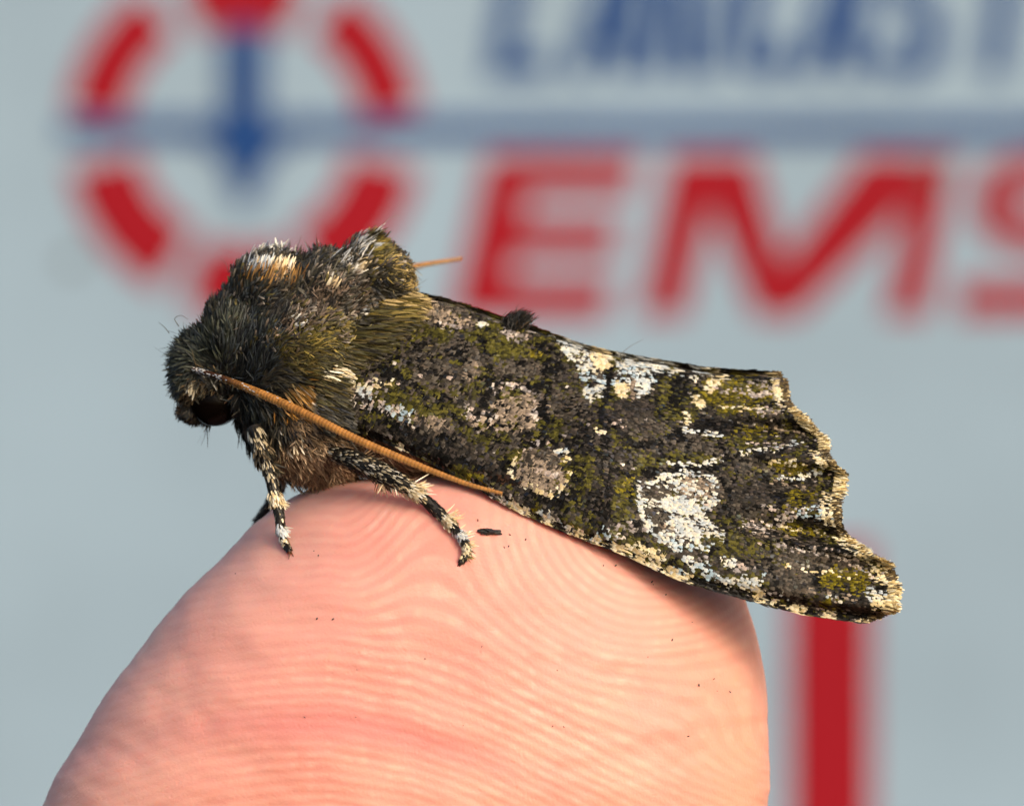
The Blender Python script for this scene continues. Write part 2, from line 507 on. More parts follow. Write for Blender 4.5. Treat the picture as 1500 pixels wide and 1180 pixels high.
PAL = {k: np.array([lin(x) for x in v]) for k, v in dict(
    head=[(42, 44, 38), (58, 62, 52), (74, 78, 66), (34, 36, 34), (52, 58, 56)],
    headtan=[(58, 56, 46), (96, 84, 64), (130, 114, 88), (44, 42, 36)],
    collar=[(26, 28, 32), (40, 44, 46), (52, 56, 50), (66, 72, 76)],
    black=[(16, 16, 18), (24, 24, 24), (32, 30, 28), (44, 44, 44)],
    dark=[(30, 30, 28), (46, 44, 36), (60, 56, 42), (70, 66, 56), (38, 40, 44)],
    olive=[(84, 78, 36), (112, 100, 44), (66, 60, 30), (134, 116, 58), (50, 46, 26)],
    oliveb=[(70, 66, 34), (52, 48, 28), (88, 76, 40), (40, 36, 24)],
    gold=[(128, 112, 60), (164, 140, 84), (90, 78, 36), (66, 58, 28), (196, 172, 120)],
    ochre=[(150, 104, 44), (120, 84, 34), (178, 132, 66), (92, 66, 30)],
    mix=[(74, 64, 54), (98, 84, 72), (50, 44, 38), (124, 106, 92), (32, 29, 27), (40, 36, 30)],
    brown=[(90, 74, 58), (116, 96, 74), (70, 57, 45), (138, 116, 90), (58, 47, 38)],
    under=[(138, 114, 92), (164, 138, 112), (112, 92, 74), (92, 74, 60), (194, 168, 138)],
    cream=[(238, 226, 196), (226, 208, 168), (244, 238, 220), (214, 190, 146)],
    white=[(232, 232, 226), (206, 214, 220), (244, 240, 230), (186, 196, 208)],
    salt=[(170, 168, 160), (50, 48, 43), (92, 88, 80), (40, 38, 36), (58, 55, 44)],
    grey=[(104, 100, 96), (78, 74, 70), (54, 52, 50), (130, 124, 116)],
    legdark=[(18, 17, 16), (28, 26, 24), (40, 37, 33), (60, 56, 48)],
).items()}

# ------------------------------------------------------------------ the moth
moth = empty('moth', tuple(on_finger(660, 720)), 'mossy green, black and white moth with tented wings resting on the fingertip', 'moth')

def ell(bm, p, r, rot=0.0, seg=3):
    m = Matrix.Translation(Vector(p)) @ Matrix.Rotation(rot, 4, 'Y') @ Matrix.Diagonal((*r, 1))
    bmesh.ops.create_icosphere(bm, subdivisions=seg, radius=1.0, matrix=m)
bm = bmesh.new()
def E(px, py, y, rx, ry, rz, rot=0.0):
    ell(bm, at(px, py, y), (rx / 50, ry, rz / 50), rot)
E(302, 545, 0.1, 46, 1.40, 58)              # head
E(285, 606, 0.1, 26, 0.7, 14, 0.2)          # palps
E(342, 512, 0.1, 46, 1.9, 82)               # collar
E(440, 535, 0.1, 122, 2.65, 118)            # thorax
E(395, 442, 0.1, 64, 1.75, 70)              # front hump
E(470, 440, 0.1, 80, 1.8, 66)
E(538, 410, 0.1, 44, 1.2, 62); E(566, 412, 0.1, 30, 1.2, 46)              # crest
E(462, 630, 0.1, 94, 2.3, 74)               # breast
E(560, 590, 0.1, 110, 2.3, 92)
E(600, 640, 0.1, 92, 2.1, 62)
for t in np.linspace(0, 1, 7):              # abdomen under the wings
    E(620 + 430 * t, 585 + 150 * t, 0.1, 90, 2.3 - 1.2 * t, 100 - 55 * t)
me0 = bpy.data.meshes.new('raw'); bm.to_mesh(me0); bm.free()
tmp = bpy.data.objects.new('raw', me0); col.objects.link(tmp)
md = tmp.modifiers.new('r', 'REMESH'); md.mode = 'VOXEL'; md.voxel_size = 0.13
ms = tmp.modifiers.new('s', 'SMOOTH'); ms.factor = 0.6; ms.iterations = 14
dg = bpy.context.evaluated_depsgraph_get()
body_me = bpy.data.meshes.new_from_object(tmp.evaluated_get(dg))
bpy.data.objects.remove(tmp); bpy.data.meshes.remove(me0)
body_me.name = 'body'
body_me.polygons.foreach_set('use_smooth', np.ones(len(body_me.polygons), bool))
body_me.materials.clear()
body = link('body', body_me, MAT_BODY, moth)

# sample roots on the body
nv = len(body_me.vertices)
V = np.zeros(nv * 3, np.float32); body_me.vertices.foreach_get('co', V); V = V.reshape(-1, 3).astype(float)
VN = np.zeros(nv * 3, np.float32); body_me.vertex_normals.foreach_get('vector', VN); VN = VN.reshape(-1, 3).astype(float)
body_me.calc_loop_triangles()
TI = np.zeros(len(body_me.loop_triangles) * 3, np.int32); body_me.loop_triangles.foreach_get('vertices', TI); TI = TI.reshape(-1, 3)
area = np.linalg.norm(np.cross(V[TI[:, 1]] - V[TI[:, 0]], V[TI[:, 2]] - V[TI[:, 0]]), axis=1)
def sample_body(n):
    k = rng.choice(len(TI), n, p=area / area.sum())
    r1, r2 = np.sqrt(rng.random(n)), rng.random(n)
    w0, w1, w2 = (1 - r1)[:, None], (r1 * (1 - r2))[:, None], (r1 * r2)[:, None]
    p = V[TI[k, 0]] * w0 + V[TI[k, 1]] * w1 + V[TI[k, 2]] * w2
    nn = unit(VN[TI[k, 0]] * w0 + VN[TI[k, 1]] * w1 + VN[TI[k, 2]] * w2)
    return p, nn

# groom: (px, py, dx, dy, lift, length px, width px, palette)
G = [
 (245, 500, -1.0, -.35, .75, 28, 2.6, 'head'), (240, 555, -1.0, .10, .75, 26, 2.6, 'head'), (258, 600, -1.0, .35, .6, 20, 2.4, 'brown'),
 (280, 468, -.7, -.8, .8, 34, 2.8, 'head'), (300, 505, -.55, -.6, .5, 34, 2.8, 'head'), (330, 480, .05, -1, .5, 36, 2.8, 'head'),
 (268, 545, -.7, .35, .45, 30, 2.8, 'head'), (285, 575, -.5, .6, .4, 24, 2.6, 'headtan'), (320, 628, .2, .9, .5, 18, 2.2, 'brown'), (280, 618, -.6, .6, .5, 14, 2.4, 'dark'),
 (350, 520, .30, -.95, .3, 44, 2.6, 'collar'), (375, 545, .5, -.7, .3, 42, 2.6, 'collar'), (340, 425, .22, -.9, .35, 24, 3.2, 'dark'), (310, 462, -.15, -1, .6, 28, 3.0, 'dark'),
 (330, 390, .0, -.9, .45, 22, 3.2, 'dark'), (362, 440, .35, -.75, .3, 26, 3.2, 'collar'),
 (405, 465, .5, -.6, .25, 26, 2.8, 'black'), (385, 490, .4, -.8, .3, 36, 2.6, 'collar'), (388, 408, .32, -.95, .25, 34, 3.2, 'dark'),
 (380, 362, .25, -.95, .5, 20, 3.8, 'salt'), (420, 358, .5, -.8, .45, 22, 3.8, 'salt'), (460, 360, .95, -.3, .25, 26, 3.6, 'salt'), (500, 356, .9, -.4, .3, 26, 3.6, 'salt'),
 (440, 395, .6, -.6, .2, 34, 3.0, 'dark'), (480, 390, .55, -.75, .2, 36, 3.0, 'dark'), (430, 425, .5, -.7, .25, 30, 3.0, 'dark'),
 (520, 350, .8, -.4, .25, 22, 3.4, 'salt'), (515, 395, .55, -.8, .3, 34, 3.0, 'dark'), (548, 345, .7, -.3, .4, 24, 3.0, 'olive'), (555, 365, .8, -.1, .4, 30, 3.0, 'olive'),
 (575, 385, .95, .35, .45, 30, 2.8, 'gold'), (598, 415, .8, .7, .5, 24, 2.8, 'gold'), (545, 415, .85, -.25, .25, 38, 3.0, 'dark'), (560, 440, .95, -.15, .2, 38, 3.0, 'dark'),
 (475, 440, .35, -.7, .55, 24, 4.0, 'mix'), (445, 458, .35, -.6, .6, 22, 4.2, 'mix'), (510, 435, .6, -.5, .4, 28, 3.6, 'mix'), (425, 482, .4, -.2, .5, 22, 4.0, 'mix'),
 (530, 465, .85, -.25, .25, 34, 3.2, 'black'), (450, 495, .7, .15, .45, 26, 3.4, 'olive'), (490, 488, .9, -.1, .4, 28, 3.4, 'olive'), (420, 515, .7, .2, .35, 28, 3.0, 'oliveb'),
 (530, 492, 1, -.15, .25, 44, 2.6, 'oliveb'), (570, 500, 1, .02, .12, 54, 2.4, 'oliveb'), (595, 460, .95, -.35, .2, 40, 2.6, 'gold'), (590, 440, .95, .2, .3, 34, 2.8, 'gold'),
 (440, 540, .95, .12, .25, 40, 2.6, 'oliveb'), (490, 530, 1, .1, .2, 40, 2.6, 'oliveb'), (400, 565, .85, .35, .25, 34, 2.6, 'dark'),
 (470, 575, .85, .45, .25, 34, 2.6, 'dark'), (440, 585, .75, .6, .25, 34, 2.6, 'ochre'), (520, 590, .95, .25, .2, 32, 2.8, 'dark'), (490, 610, .8, .5, .25, 30, 2.6, 'brown'),
 (375, 605, .2, 1, .35, 30, 2.4, 'collar'), (352, 640, .05, 1, .45, 32, 2.2, 'dark'), (400, 625, .35, .9, .35, 30, 2.4, 'dark'), (440, 625, .6, .7, .3, 30, 2.4, 'brown'),
 (420, 665, .4, .9, .4, 32, 2.2, 'under'), (470, 670, .45, .85, .4, 34, 2.2, 'under'), (520, 660, .8, .5, .3, 32, 2.4, 'brown'), (500, 700, .5, .85, .45, 30, 2.2, 'under'), (560, 690, .8, .55, .35, 30, 2.2, 'under'),
 (640, 445, 1, .3, .15, 36, 2.6, 'mix'), (700, 468, 1, .3, .15, 30, 2.6, 'mix'), (620, 560, 1, .2, .1, 30, 2.4, 'dark'), (620, 650, .9, .5, .3, 28, 2.2, 'under'),
]
gxy = np.array([[q[0], q[1]] for q in G], float)
gvec = np.array([q[2:7] for q in G], float)

def groom(p, nn, fur, wscale=1.0, lscale=1.0):
    wscale *= .82; lscale *= .82
    px, py = to_px(p)
    # warp a little so that region borders are ragged
    wx = px + 16 * (vnoise(px / 14, py / 14, 31) - .5); wy = py + 16 * (vnoise(px / 14, py / 14, 32) - .5)
    d2 = (wx[:, None] - gxy[:, 0]) ** 2 + (wy[:, None] - gxy[:, 1]) ** 2
    wt = 1 / (d2 + 60) ** 2
    gv = (wt @ gvec) / wt.sum(1, keepdims=True)
    pk = (wt * rng.gamma(1.3, 1.0, wt.shape)).argmax(1)
    n = len(p)
    clx = vnoise(px / 9, py / 9, 41) - .5; cly = vnoise(px / 9, py / 9, 42) - .5
    d = np.stack([gv[:, 0] + 1.15 * clx + rng.normal(0, .24, n), 0.5 * (vnoise(px / 10, py / 10, 43) - .5) + rng.normal(0, .18, n), -(gv[:, 1] + 1.15 * cly) + rng.normal(0, .24, n)], -1)
    dt = unit(d - nn * np.einsum('ij,ij->i', d, nn)[:, None] * 0.85)
    lift = np.clip(gv[:, 2] * (0.75 + 0.5 * rng.random(n)) + .25 * (vnoise(px / 8, py / 8, 44) - .5), .04, 1.2)[:, None]
    d0 = unit(dt + nn * lift * 1.5); d1 = unit(dt + nn * lift * 0.35)
    side = unit(np.cross(d0, nn) + rng.normal(0, .35, (n, 3)))
    side = unit(side - d0 * np.einsum('ij,ij->i', side, d0)[:, None])
    ln = gv[:, 3] / 50 * (0.6 + 0.6 * rng.random(n)) * lscale
    wd = gv[:, 4] / 50 * (0.7 + 0.6 * rng.random(n)) * wscale
    c1 = np.zeros((n, 3))
    for j, q in enumerate(G):
        m = pk == j
        if m.any():
            pal = PAL[q[7]]
            c1[m] = pal[rng.integers(0, len(pal), m.sum())]
    br = (0.75 + 0.5 * vnoise(px / 12, py / 12, 45))[:, None]
    c1 = np.minimum(c1 * br * (0.85 + 0.6 * rng.random((n, 1))), .85)
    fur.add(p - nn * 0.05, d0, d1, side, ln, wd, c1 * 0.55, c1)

fur = Blades()
p, nn = sample_body(105000)
px, py = to_px(p)
eye_c = at(314, 588, -0.52)
keep = (px < 655) & (np.linalg.norm(p - eye_c, axis=1) > 0.60) & ~((px > 600) & (py > 470) & (py < 640))
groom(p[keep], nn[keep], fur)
# thin loose bristles that break the outline
p, nn = sample_body(2600)
px, py = to_px(p)
keep = (px < 610) & (np.linalg.norm(p - eye_c, axis=1) > 0.9)
groom(p[keep], nn[keep] , fur, 0.42, 1.55)

# short frosted flakes lying between the hairs
p, nn = sample_body(16000)
px, py = to_px(p)
keep = (px > 330) & (px < 612) & (py < 520) & (vnoise(px / 16, py / 16, 91) > .42)
p, nn, px = p[keep], nn[keep], px[keep]
n = len(p)
d = np.stack([.7 + rng.normal(0, .3, n), rng.normal(0, .3, n), .2 + rng.normal(0, .4, n)], -1)
dt = unit(d - nn * np.einsum('ij,ij->i', d, nn)[:, None] * .9)
d0 = unit(dt + nn * .9); sd = unit(np.cross(d0, nn) + rng.normal(0, .3, (n, 3)))
fl = np.array([lin(x) for x in ((120, 108, 96), (90, 80, 66), (70, 66, 50), (150, 140, 128), (60, 54, 44), (96, 88, 52), (48, 44, 38))])
c1 = fl[rng.integers(0, len(fl), n)] * (.7 + .5 * rng.random((n, 1)))
fur.add(p + nn * .12, d0, unit(dt + nn * .4), sd, .26 * (.6 + .7 * rng.random(n)), .062 * (.7 + .6 * rng.random(n)), c1 * .5, c1, prof=(.3, .7, 1.0, .9))

def tuft(px, py, rx, ry, n, dx, dy, lift, ln, wd, pal, basepal=None, y=None, curl=0.0, spread=.16, near=True):
    """a tuft of longer coloured hairs rooted on the near side of the body"""
    q = rng.normal(0, 1, (n, 2)) * 0.5
    X, Y = px + q[:, 0] * rx, py + q[:, 1] * ry
    vx, vy = to_px(V)
    cand = np.where(VN[:, 1] < 0.15)[0]
    root = np.zeros((n, 3)); nr_ = np.zeros((n, 3))
    for i in range(n):
        dd = (vx[cand] - X[i]) ** 2 + (vy[cand] - Y[i]) ** 2 + 400 * np.maximum(0, V[cand, 1] + 0.0)
        j = cand[dd.argmin()]
        root[i] = V[j] + rng.normal(0, .03, 3); nr_[i] = VN[j]
        f = (CAM_D + root[i, 1]) / CAM_D / 50
        if dd.min() < 40:
            root[i, 0] = (X[i] - 750) * f; root[i, 2] = (590 - Y[i]) * f
    d = np.stack([dx + rng.normal(0, spread, n), rng.normal(0, spread, n), -dy + rng.normal(0, spread, n)], -1)
    dt = unit(d - nr_ * np.einsum('ij,ij->i', d, nr_)[:, None] * 0.8)
    d0 = unit(dt + nr_ * lift * 1.4); d1 = unit(dt + nr_ * lift * .3 + np.array([0, 0, -curl]) + np.array([-curl * .6, 0, 0]))
    side = unit(np.cross(d0, nr_) + rng.normal(0, .3, (n, 3)))
    P1 = PAL[pal][rng.integers(0, len(PAL[pal]), n)]
    P0 = PAL[basepal][rng.integers(0, len(PAL[basepal]), n)] if basepal else P1 * 0.6
    fur.add(root, d0, d1, side, ln / 50 * (0.7 + 0.5 * rng.random(n)), wd / 50 * (0.7 + .6 * rng.random(n)), P0, P1)

tuft(404, 408, 18, 5, 70, .35, -.95, .22, 34, 3.2, 'cream', 'ochre', spread=.10)
tuft(375, 405, 22, 6, 90, .15, -1, .25, 30, 3.2, 'white', 'dark', spread=.10)
tuft(390, 420, 40, 8, 120, .28, -.95, .22, 32, 3.0, 'ochre', 'dark', spread=.10)
tuft(470, 372, 50, 5, 90, .95, -.2, .16, 22, 3.2, 'white', 'dark')
tuft(352, 392, 14, 6, 40, .2, -.9, .3, 20, 3.0, 'salt', 'dark')
tuft(390, 372, 36, 6, 80, .3, -.9, .5, 22, 4.0, 'white', 'dark')
tuft(450, 366, 50, 6, 70, .95, -.25, .25, 26, 4.0, 'white', 'dark')
tuft(520, 364, 20, 8, 50, .75, -.5, .15, 28, 3.4, 'white', 'grey', spread=.14)
tuft(500, 392, 20, 14, 30, .55, -.75, .25, 40, 2.6, 'white', 'grey', spread=.08)
tuft(512, 398, 14, 10, 26, .75, -.5, .3, 26, 4.2, 'cream', 'mix')
tuft(540, 408, 16, 8, 16, .9, -.35, .2, 26, 3.4, 'salt', 'dark')
tuft(480, 428, 8, 6, 10, .3, -.8, .4, 26, 4.6, 'cream', 'mix')
tuft(500, 448, 30, 8, 26, .7, -.5, .3, 26, 4.4, 'salt', 'dark')
tuft(538, 456, 22, 12, 24, .9, -.1, .3, 24, 4.6, 'white', 'dark')
tuft(550, 470, 14, 8, 14, .9, 0, .3, 22, 4.6, 'cream', 'dark')
tuft(420, 470, 24, 8, 30, .4, -.2, .5, 20, 5.0, 'mix', 'dark')
tuft(430, 474, 16, 5, 10, .6, -.1, .5, 20, 5.0, 'white', 'grey')
tuft(486, 540, 8, 5, 40, .85, .35, .25, 30, 2.8, 'cream', 'ochre', spread=.12)
tuft(496, 556, 14, 6, 110, .9, .45, .4, 32, 2.8, 'cream', 'ochre', spread=.12)
tuft(450, 576, 14, 9, 170, .8, .7, .42, 38, 2.8, 'cream', 'ochre', spread=.11)
tuft(430, 566, 14, 8, 90, .75, .7, .36, 34, 2.8, 'ochre', 'oliveb', spread=.11)
tuft(592, 395, 10, 14, 60, .95, .2, .5, 28, 3.4, 'gold', 'oliveb', curl=.9)
tuft(598, 420, 8, 16, 60, .8, .5, .5, 30, 4.0, 'gold', 'olive', curl=1.1)
tuft(600, 430, 7, 12, 22, .7, .6, .5, 28, 4.6, 'cream', 'gold', curl=1.3)
tuft(545, 345, 12, 6, 110, .55, -.55, .45, 24, 2.8, 'olive', 'dark')
tuft(545, 345, 4, 4, 7, .6, -1, .7, 26, 1.6, 'white', 'white', spread=.12)
tuft(296, 545, 16, 5, 34, .5, .5, .3, 22, 2.6, 'salt', 'dark')
tuft(314, 534, 8, 5, 26, .3, .8, .3, 16, 2.6, 'headtan', 'headtan')
tuft(282, 556, 6, 8, 34, -.25, 1, .3, 22, 2.6, 'cream', 'headtan', spread=.12)
tuft(470, 692, 70, 14, 420, .3, .95, .5, 32, 1.9, 'under', 'brown', spread=.3)
tuft(540, 694, 40, 10, 160, .5, .8, .5, 28, 1.9, 'under', 'brown', spread=.3)
tuft(420, 650, 26, 20, 40, .4, .8, .5, 20, 2.6, 'cream', 'under', spread=.3)
tuft(352, 632, 26, 12, 260, .1, 1, .45, 36, 2.4, 'dark', 'black', spread=.22)
tuft(350, 618, 22, 10, 60, .15, 1, .5, 34, 2.2, 'grey', 'black', spread=.25)
tuft(385, 655, 20, 12, 120, .2, 1, .45, 30, 2.4, 'headtan', 'dark', spread=.25)
tuft(330, 626, 20, 6, 90, -.1, 1, .4, 18, 2.2, 'brown', 'dark', spread=.3)
tuft(300, 556, 22, 5, 60, .1, 1, .4, 16, 2.2, 'dark', 'black', spread=.3)
tuft(284, 585, 5, 18, 60, .5, .5, .45, 15, 2.2, 'headtan', 'dark', spread=.35)
tuft(352, 596, 8, 20, 70, -.35, .8, .5, 20, 2.0, 'dark', 'black', spread=.3)
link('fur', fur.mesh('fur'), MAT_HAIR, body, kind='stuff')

# long single hairs sticking out
def strand(pts, r, c, name='loose_hair', parent=body):
    p = smooth_path(pts, 14)
    tube_mesh(p, np.linspace(r, r * .35, 14), 5, name, c, parent)
def tube(p, r, nseg):
    """p[n,3], r[n] -> grid[n,nseg,3]"""
    t = unit(np.gradient(p, axis=0))
    up = np.array([0.13, -0.9, 0.4])
    s = unit(np.cross(t, up)); u = np.cross(s, t)
    an = np.linspace(0, 2 * math.pi, nseg, endpoint=False)
    return p[:, None] + np.asarray(r)[:, None, None] * (np.cos(an)[None, :, None] * s[:, None] + np.sin(an)[None, :, None] * u[:, None])
def tube_mesh(p, r, nseg, name, c, parent, mat=MAT_HAIR):
    gp = tube(p, r, nseg)
    return link(name, grid_mesh(name, gp, np.broadcast_to(np.asarray(c), gp.shape).copy(), True, wrap_v=True), mat, parent)
strand([at(545, 352, 0), at(560, 330, -.2), at(572, 319, -.3), at(586, 315, -.3)], 0.012, lin((120, 110, 100)))
strand([at(432, 372, -.4), at(437, 358, -.4), at(441, 345, -.4)], 0.012, lin((60, 55, 50)))
strand([at(462, 370, -.4), at(463, 350, -.4), at(463, 338, -.4)], 0.010, lin((80, 60, 60)))
strand([at(905, 522, 0), at(925, 506, 0), at(942, 497, 0)], 0.010, lin((110, 110, 110)))
strand([at(335, 400, 0), at(330, 385, 0), at(322, 378, 0)], 0.012, lin((70, 60, 60)))
strand([at(262, 478, -.2), at(256, 466, -.2), at(264, 462, -.2), at(276, 468, -.2)], 0.014, lin((60, 58, 50)))
strand([at(248, 488, -.4), at(240, 478, -.4), at(232, 472, -.4)], 0.014, lin((50, 50, 44)))

# eye
bm = bmesh.new(); bmesh.ops.create_uvsphere(bm, u_segments=48, v_segments=32, radius=1.0)
for v in bm.verts: v.co = Vector(eye_c) + Vector((v.co.x * .70, v.co.y * .52, v.co.z * .72))
for f in bm.faces: f.smooth = True
me = bpy.data.meshes.new('eye'); bm.to_mesh(me); bm.free()
eye = link('eye', me, MAT_EYE, moth)
eye2 = eye.copy(); col.objects.link(eye2); eye2.scale = (1, -1, 1); eye2.location = (0, 0.2, 0)

# ------------------------------------------------------------------ wing
TOP = [(596, 436), (640, 443), (690, 457), (735, 472), (800, 493), (860, 514), (950, 533), (1050, 549), (1146, 555)]
BOT = [(512, 628), (560, 645), (620, 672), (680, 703), (740, 738), (820, 775), (900, 806), (1000, 850), (1090, 876), (1180, 899), (1268, 911)]
RGT = [(1146, 555), (1158, 598), (1186, 630), (1206, 642), (1209, 668), (1232, 692), (1226, 742), (1236, 784), (1262, 806), (1300, 826), (1312, 858), (1306, 893), (1268, 911)]
LFT = [(596, 436), (552, 478), (514, 520), (500, 566), (503, 600), (512, 628)]
def param(pl, n):
    p = np.asarray(pl, float)
    d = np.r_[0, np.cumsum(np.hypot(*np.diff(p, axis=0).T))]
    return cubic(d / d[-1], p, np.linspace(0, 1, n))
NU, NVV = 181, 101
tT, tB = param(TOP, NU), param(BOT, NU)
p_ = np.asarray(RGT, float); d_ = np.r_[0, np.cumsum(np.hypot(*np.diff(p_, axis=0).T))]
tR = np.stack([np.interp(np.linspace(0, 1, NVV), d_ / d_[-1], p_[:, i]) for i in (0, 1)], -1)
tL = param(LFT, NVV)
U, W = np.meshgrid(np.linspace(0, 1, NU), np.linspace(0, 1, NVV), indexing='ij')
U3, W3 = U[..., None], W[..., None]
PX = ((1 - W3) * tT[:, None] + W3 * tB[:, None] + (1 - U3) * tL[None] + U3 * tR[None]
      - ((1 - U3) * (1 - W3) * tT[0] + U3 * (1 - W3) * tT[-1] + (1 - U3) * W3 * tB[0] + U3 * W3 * tB[-1]))
def wing_depth(u, v):
    yt = np.interp(u, [0, .12, .3, 1], [-0.6, -0.25, 0.0, 0.0])
    yb = np.interp(u, [0, .2, .5, .8, 1], [-2.35, -3.3, -4.3, -4.4, -4.2])
    y = yt + (yb - yt) * np.sin(np.clip(v, 0, 1) * math.pi / 2) ** 1.05
    y += 0.16 * sstep(.93, 1.0, v)                                   # costa rolls under
    pl = sstep(.55, 1.0, u)
    y += (0.22 + .24 * sstep(.75, 1, u)) * pl * np.sin(v * math.pi * 2 * 5.2 + 0.6) * sstep(0, .15, v) * sstep(1, .9, v)
    y += 0.10 * np.sin(u * 17 + v * 5) * sstep(0, .2, v) * (1 - pl)
    y += -0.22 * np.exp(-((u - .60) / .05) ** 2 - ((v - .06) / .08) ** 2)
    y += 0.28 * np.exp(-((v - .63 - .10 * u) / .035) ** 2) * sstep(.45, .9, u)   # fold above the tip lobe
    return y
Yw = wing_depth(U, W)
WP = at(PX[..., 0], PX[..., 1], Yw)
fore = link('forewing', grid_mesh('forewing', WP, None, True), MAT_WINGSKIN, moth)

# colour map of the wing, drawn in layers: each scale takes a colour from the layer it falls in
WPAL = {k: np.array([lin(x) for x in v]) for k, v in dict(
    G=[(84, 78, 70), (70, 65, 58), (98, 91, 82), (58, 53, 47), (90, 80, 70), (48, 45, 41)],           # grey brown
    D=[(58, 53, 48), (44, 41, 38), (70, 63, 58), (34, 32, 30)],                                          # dark grey
    K=[(14, 13, 12), (20, 19, 17), (26, 24, 22)],                                                        # black
    O=[(86, 82, 34), (70, 67, 30), (98, 92, 42), (58, 55, 26), (44, 42, 24)],                          # olive
    Y=[(118, 106, 26), (100, 92, 24), (130, 118, 36), (84, 76, 24), (66, 60, 24)],                                    # bright olive
    W=[(216, 214, 202), (198, 204, 206), (224, 218, 198), (178, 188, 194)],                              # white
    C=[(226, 212, 174), (214, 194, 148), (230, 222, 196)],                                               # cream
    B=[(180, 198, 208), (160, 182, 196), (206, 212, 212)],                                               # bluish white
    T=[(150, 134, 116), (130, 116, 102), (170, 152, 132), (112, 100, 88)],                               # tan grey
    P=[(190, 172, 160), (160, 152, 150), (210, 200, 190), (136, 128, 124)],                              # pale grains
    N=[(52, 36, 28), (40, 28, 22), (66, 46, 34)],                                                        # red brown
).items()}
def poly_d(x, y, pts):
    """signed distance to a polygon (negative inside)"""
    pts = np.asarray(pts, float); n = len(pts)
    d = np.full(x.shape, 1e9); ins = np.zeros(x.shape, bool)
    for i in range(n):
        a, b = pts[i], pts[(i + 1) % n]
        e = b - a; w0 = x - a[0]; w1 = y - a[1]
        t = np.clip((w0 * e[0] + w1 * e[1]) / (e @ e + 1e-9), 0, 1)
        d = np.minimum(d, np.hypot(w0 - e[0] * t, w1 - e[1] * t))
        c = ((a[1] > y) != (b[1] > y)) & (x < (b[0] - a[0]) * (y - a[1]) / (b[1] - a[1] + 1e-12) + a[0])
        ins ^= c
    return np.where(ins, -d, d)
def line_d(x, y, pts, wd):
    pts = np.asarray(pts, float); d = np.full(x.shape, 1e9)
    for i in range(len(pts) - 1):
        a, b = pts[i], pts[i + 1]
        e = b - a; w0 = x - a[0]; w1 = y - a[1]
        t = np.clip((w0 * e[0] + w1 * e[1]) / (e @ e + 1e-9), 0, 1)
        d = np.minimum(d, np.hypot(w0 - e[0] * t, w1 - e[1] * t))
    return d - wd / 2
def ell_d(x, y, cx, cy, rx, ry, rot=0):
    c, s = math.cos(math.radians(rot)), math.sin(math.radians(rot))
    u = (x - cx) * c + (y - cy) * s; v = -(x - cx) * s + (y - cy) * c
    return (np.hypot(u / rx, v / ry) - 1) * min(rx, ry)
LAY = []
def e_(pal, cx, cy, rx, ry, rot=0, p=.9, soft=4): LAY.append((pal, lambda x, y: ell_d(x, y, cx, cy, rx, ry, rot), p, soft))
def l_(pal, pts, wd, p=.9, soft=3): LAY.append((pal, lambda x, y: line_d(x, y, pts, wd), p, soft))
def p_l(pal, pts, p=.9, soft=3): LAY.append((pal, lambda x, y: poly_d(x, y, pts), p, soft))
# --- base part of the wing
e_('D', 640, 650, 130, 26, 27, .75, 10)
e_('G', 650, 540, 60, 42, 0, .8)
e_('O', 632, 487, 30, 10, 5, .85); e_('O', 595, 500, 14, 8, 0, .4)
e_('T', 640, 462, 50, 12, 12, .55); e_('P', 612, 470, 9, 5, 0, .6); e_('P', 655, 476, 14, 6, 10, .5); e_('W', 703, 476, 7, 5, 0, .8)
e_('K', 672, 516, 18, 11, 0, .55); e_('K', 610, 505, 14, 7, 0, .5); e_('K', 505, 530, 18, 12, 20, .9)
e_('K', 565, 545, 15, 9, 10, .85); e_('K', 640, 525, 30, 6, 0, .3)
l_('K', [(580, 548), (602, 562), (622, 578), (652, 584), (672, 572)], 10, .85)
e_('O', 592, 543, 12, 8, 0, .8); l_('O', [(606, 562), (630, 572), (662, 572)], 9, .8)
e_('O', 590, 590, 50, 12, 8, .75); e_('O', 640, 600, 40, 9, 5, .7); e_('O', 552, 566, 16, 8, 0, .6)
e_('P', 525, 568, 16, 10, 0, .55); e_('W', 530, 575, 12, 9, 30, .7); e_('C', 548, 562, 26, 5, 0, .6)
e_('P', 545, 594, 34, 10, 12, .5); e_('K', 540, 600, 18, 7, 10, .55); e_('B', 585, 603, 16, 8, 20, .6)
e_('K', 578, 622, 26, 10, 20, .75); e_('O', 555, 612, 26, 7, 15, .7); e_('K', 616, 640, 40, 8, 27, .6)
e_('T', 625, 618, 34, 9, 10, .6); e_('G', 640, 634, 30, 9, 15, .6)
e_('K', 663, 645, 26, 9, 10, .7); e_('G', 690, 650, 22, 12, 25, .7)
e_('O', 708, 640, 24, 7, 0, .85); e_('O', 685, 630, 14, 6, 0, .6)
l_('K', [(560, 640), (610, 655), (660, 672), (720, 695), (765, 706)], 14, .75)
l_('N', [(690, 688), (740, 702), (775, 712)], 10, .7)
e_('O', 682, 694, 18, 9, 25, .9); e_('Y', 690, 697, 10, 6, 25, .7)
e_('P', 705, 714, 20, 6, 27, .6); e_('C', 712, 716, 8, 5, 20, .7)
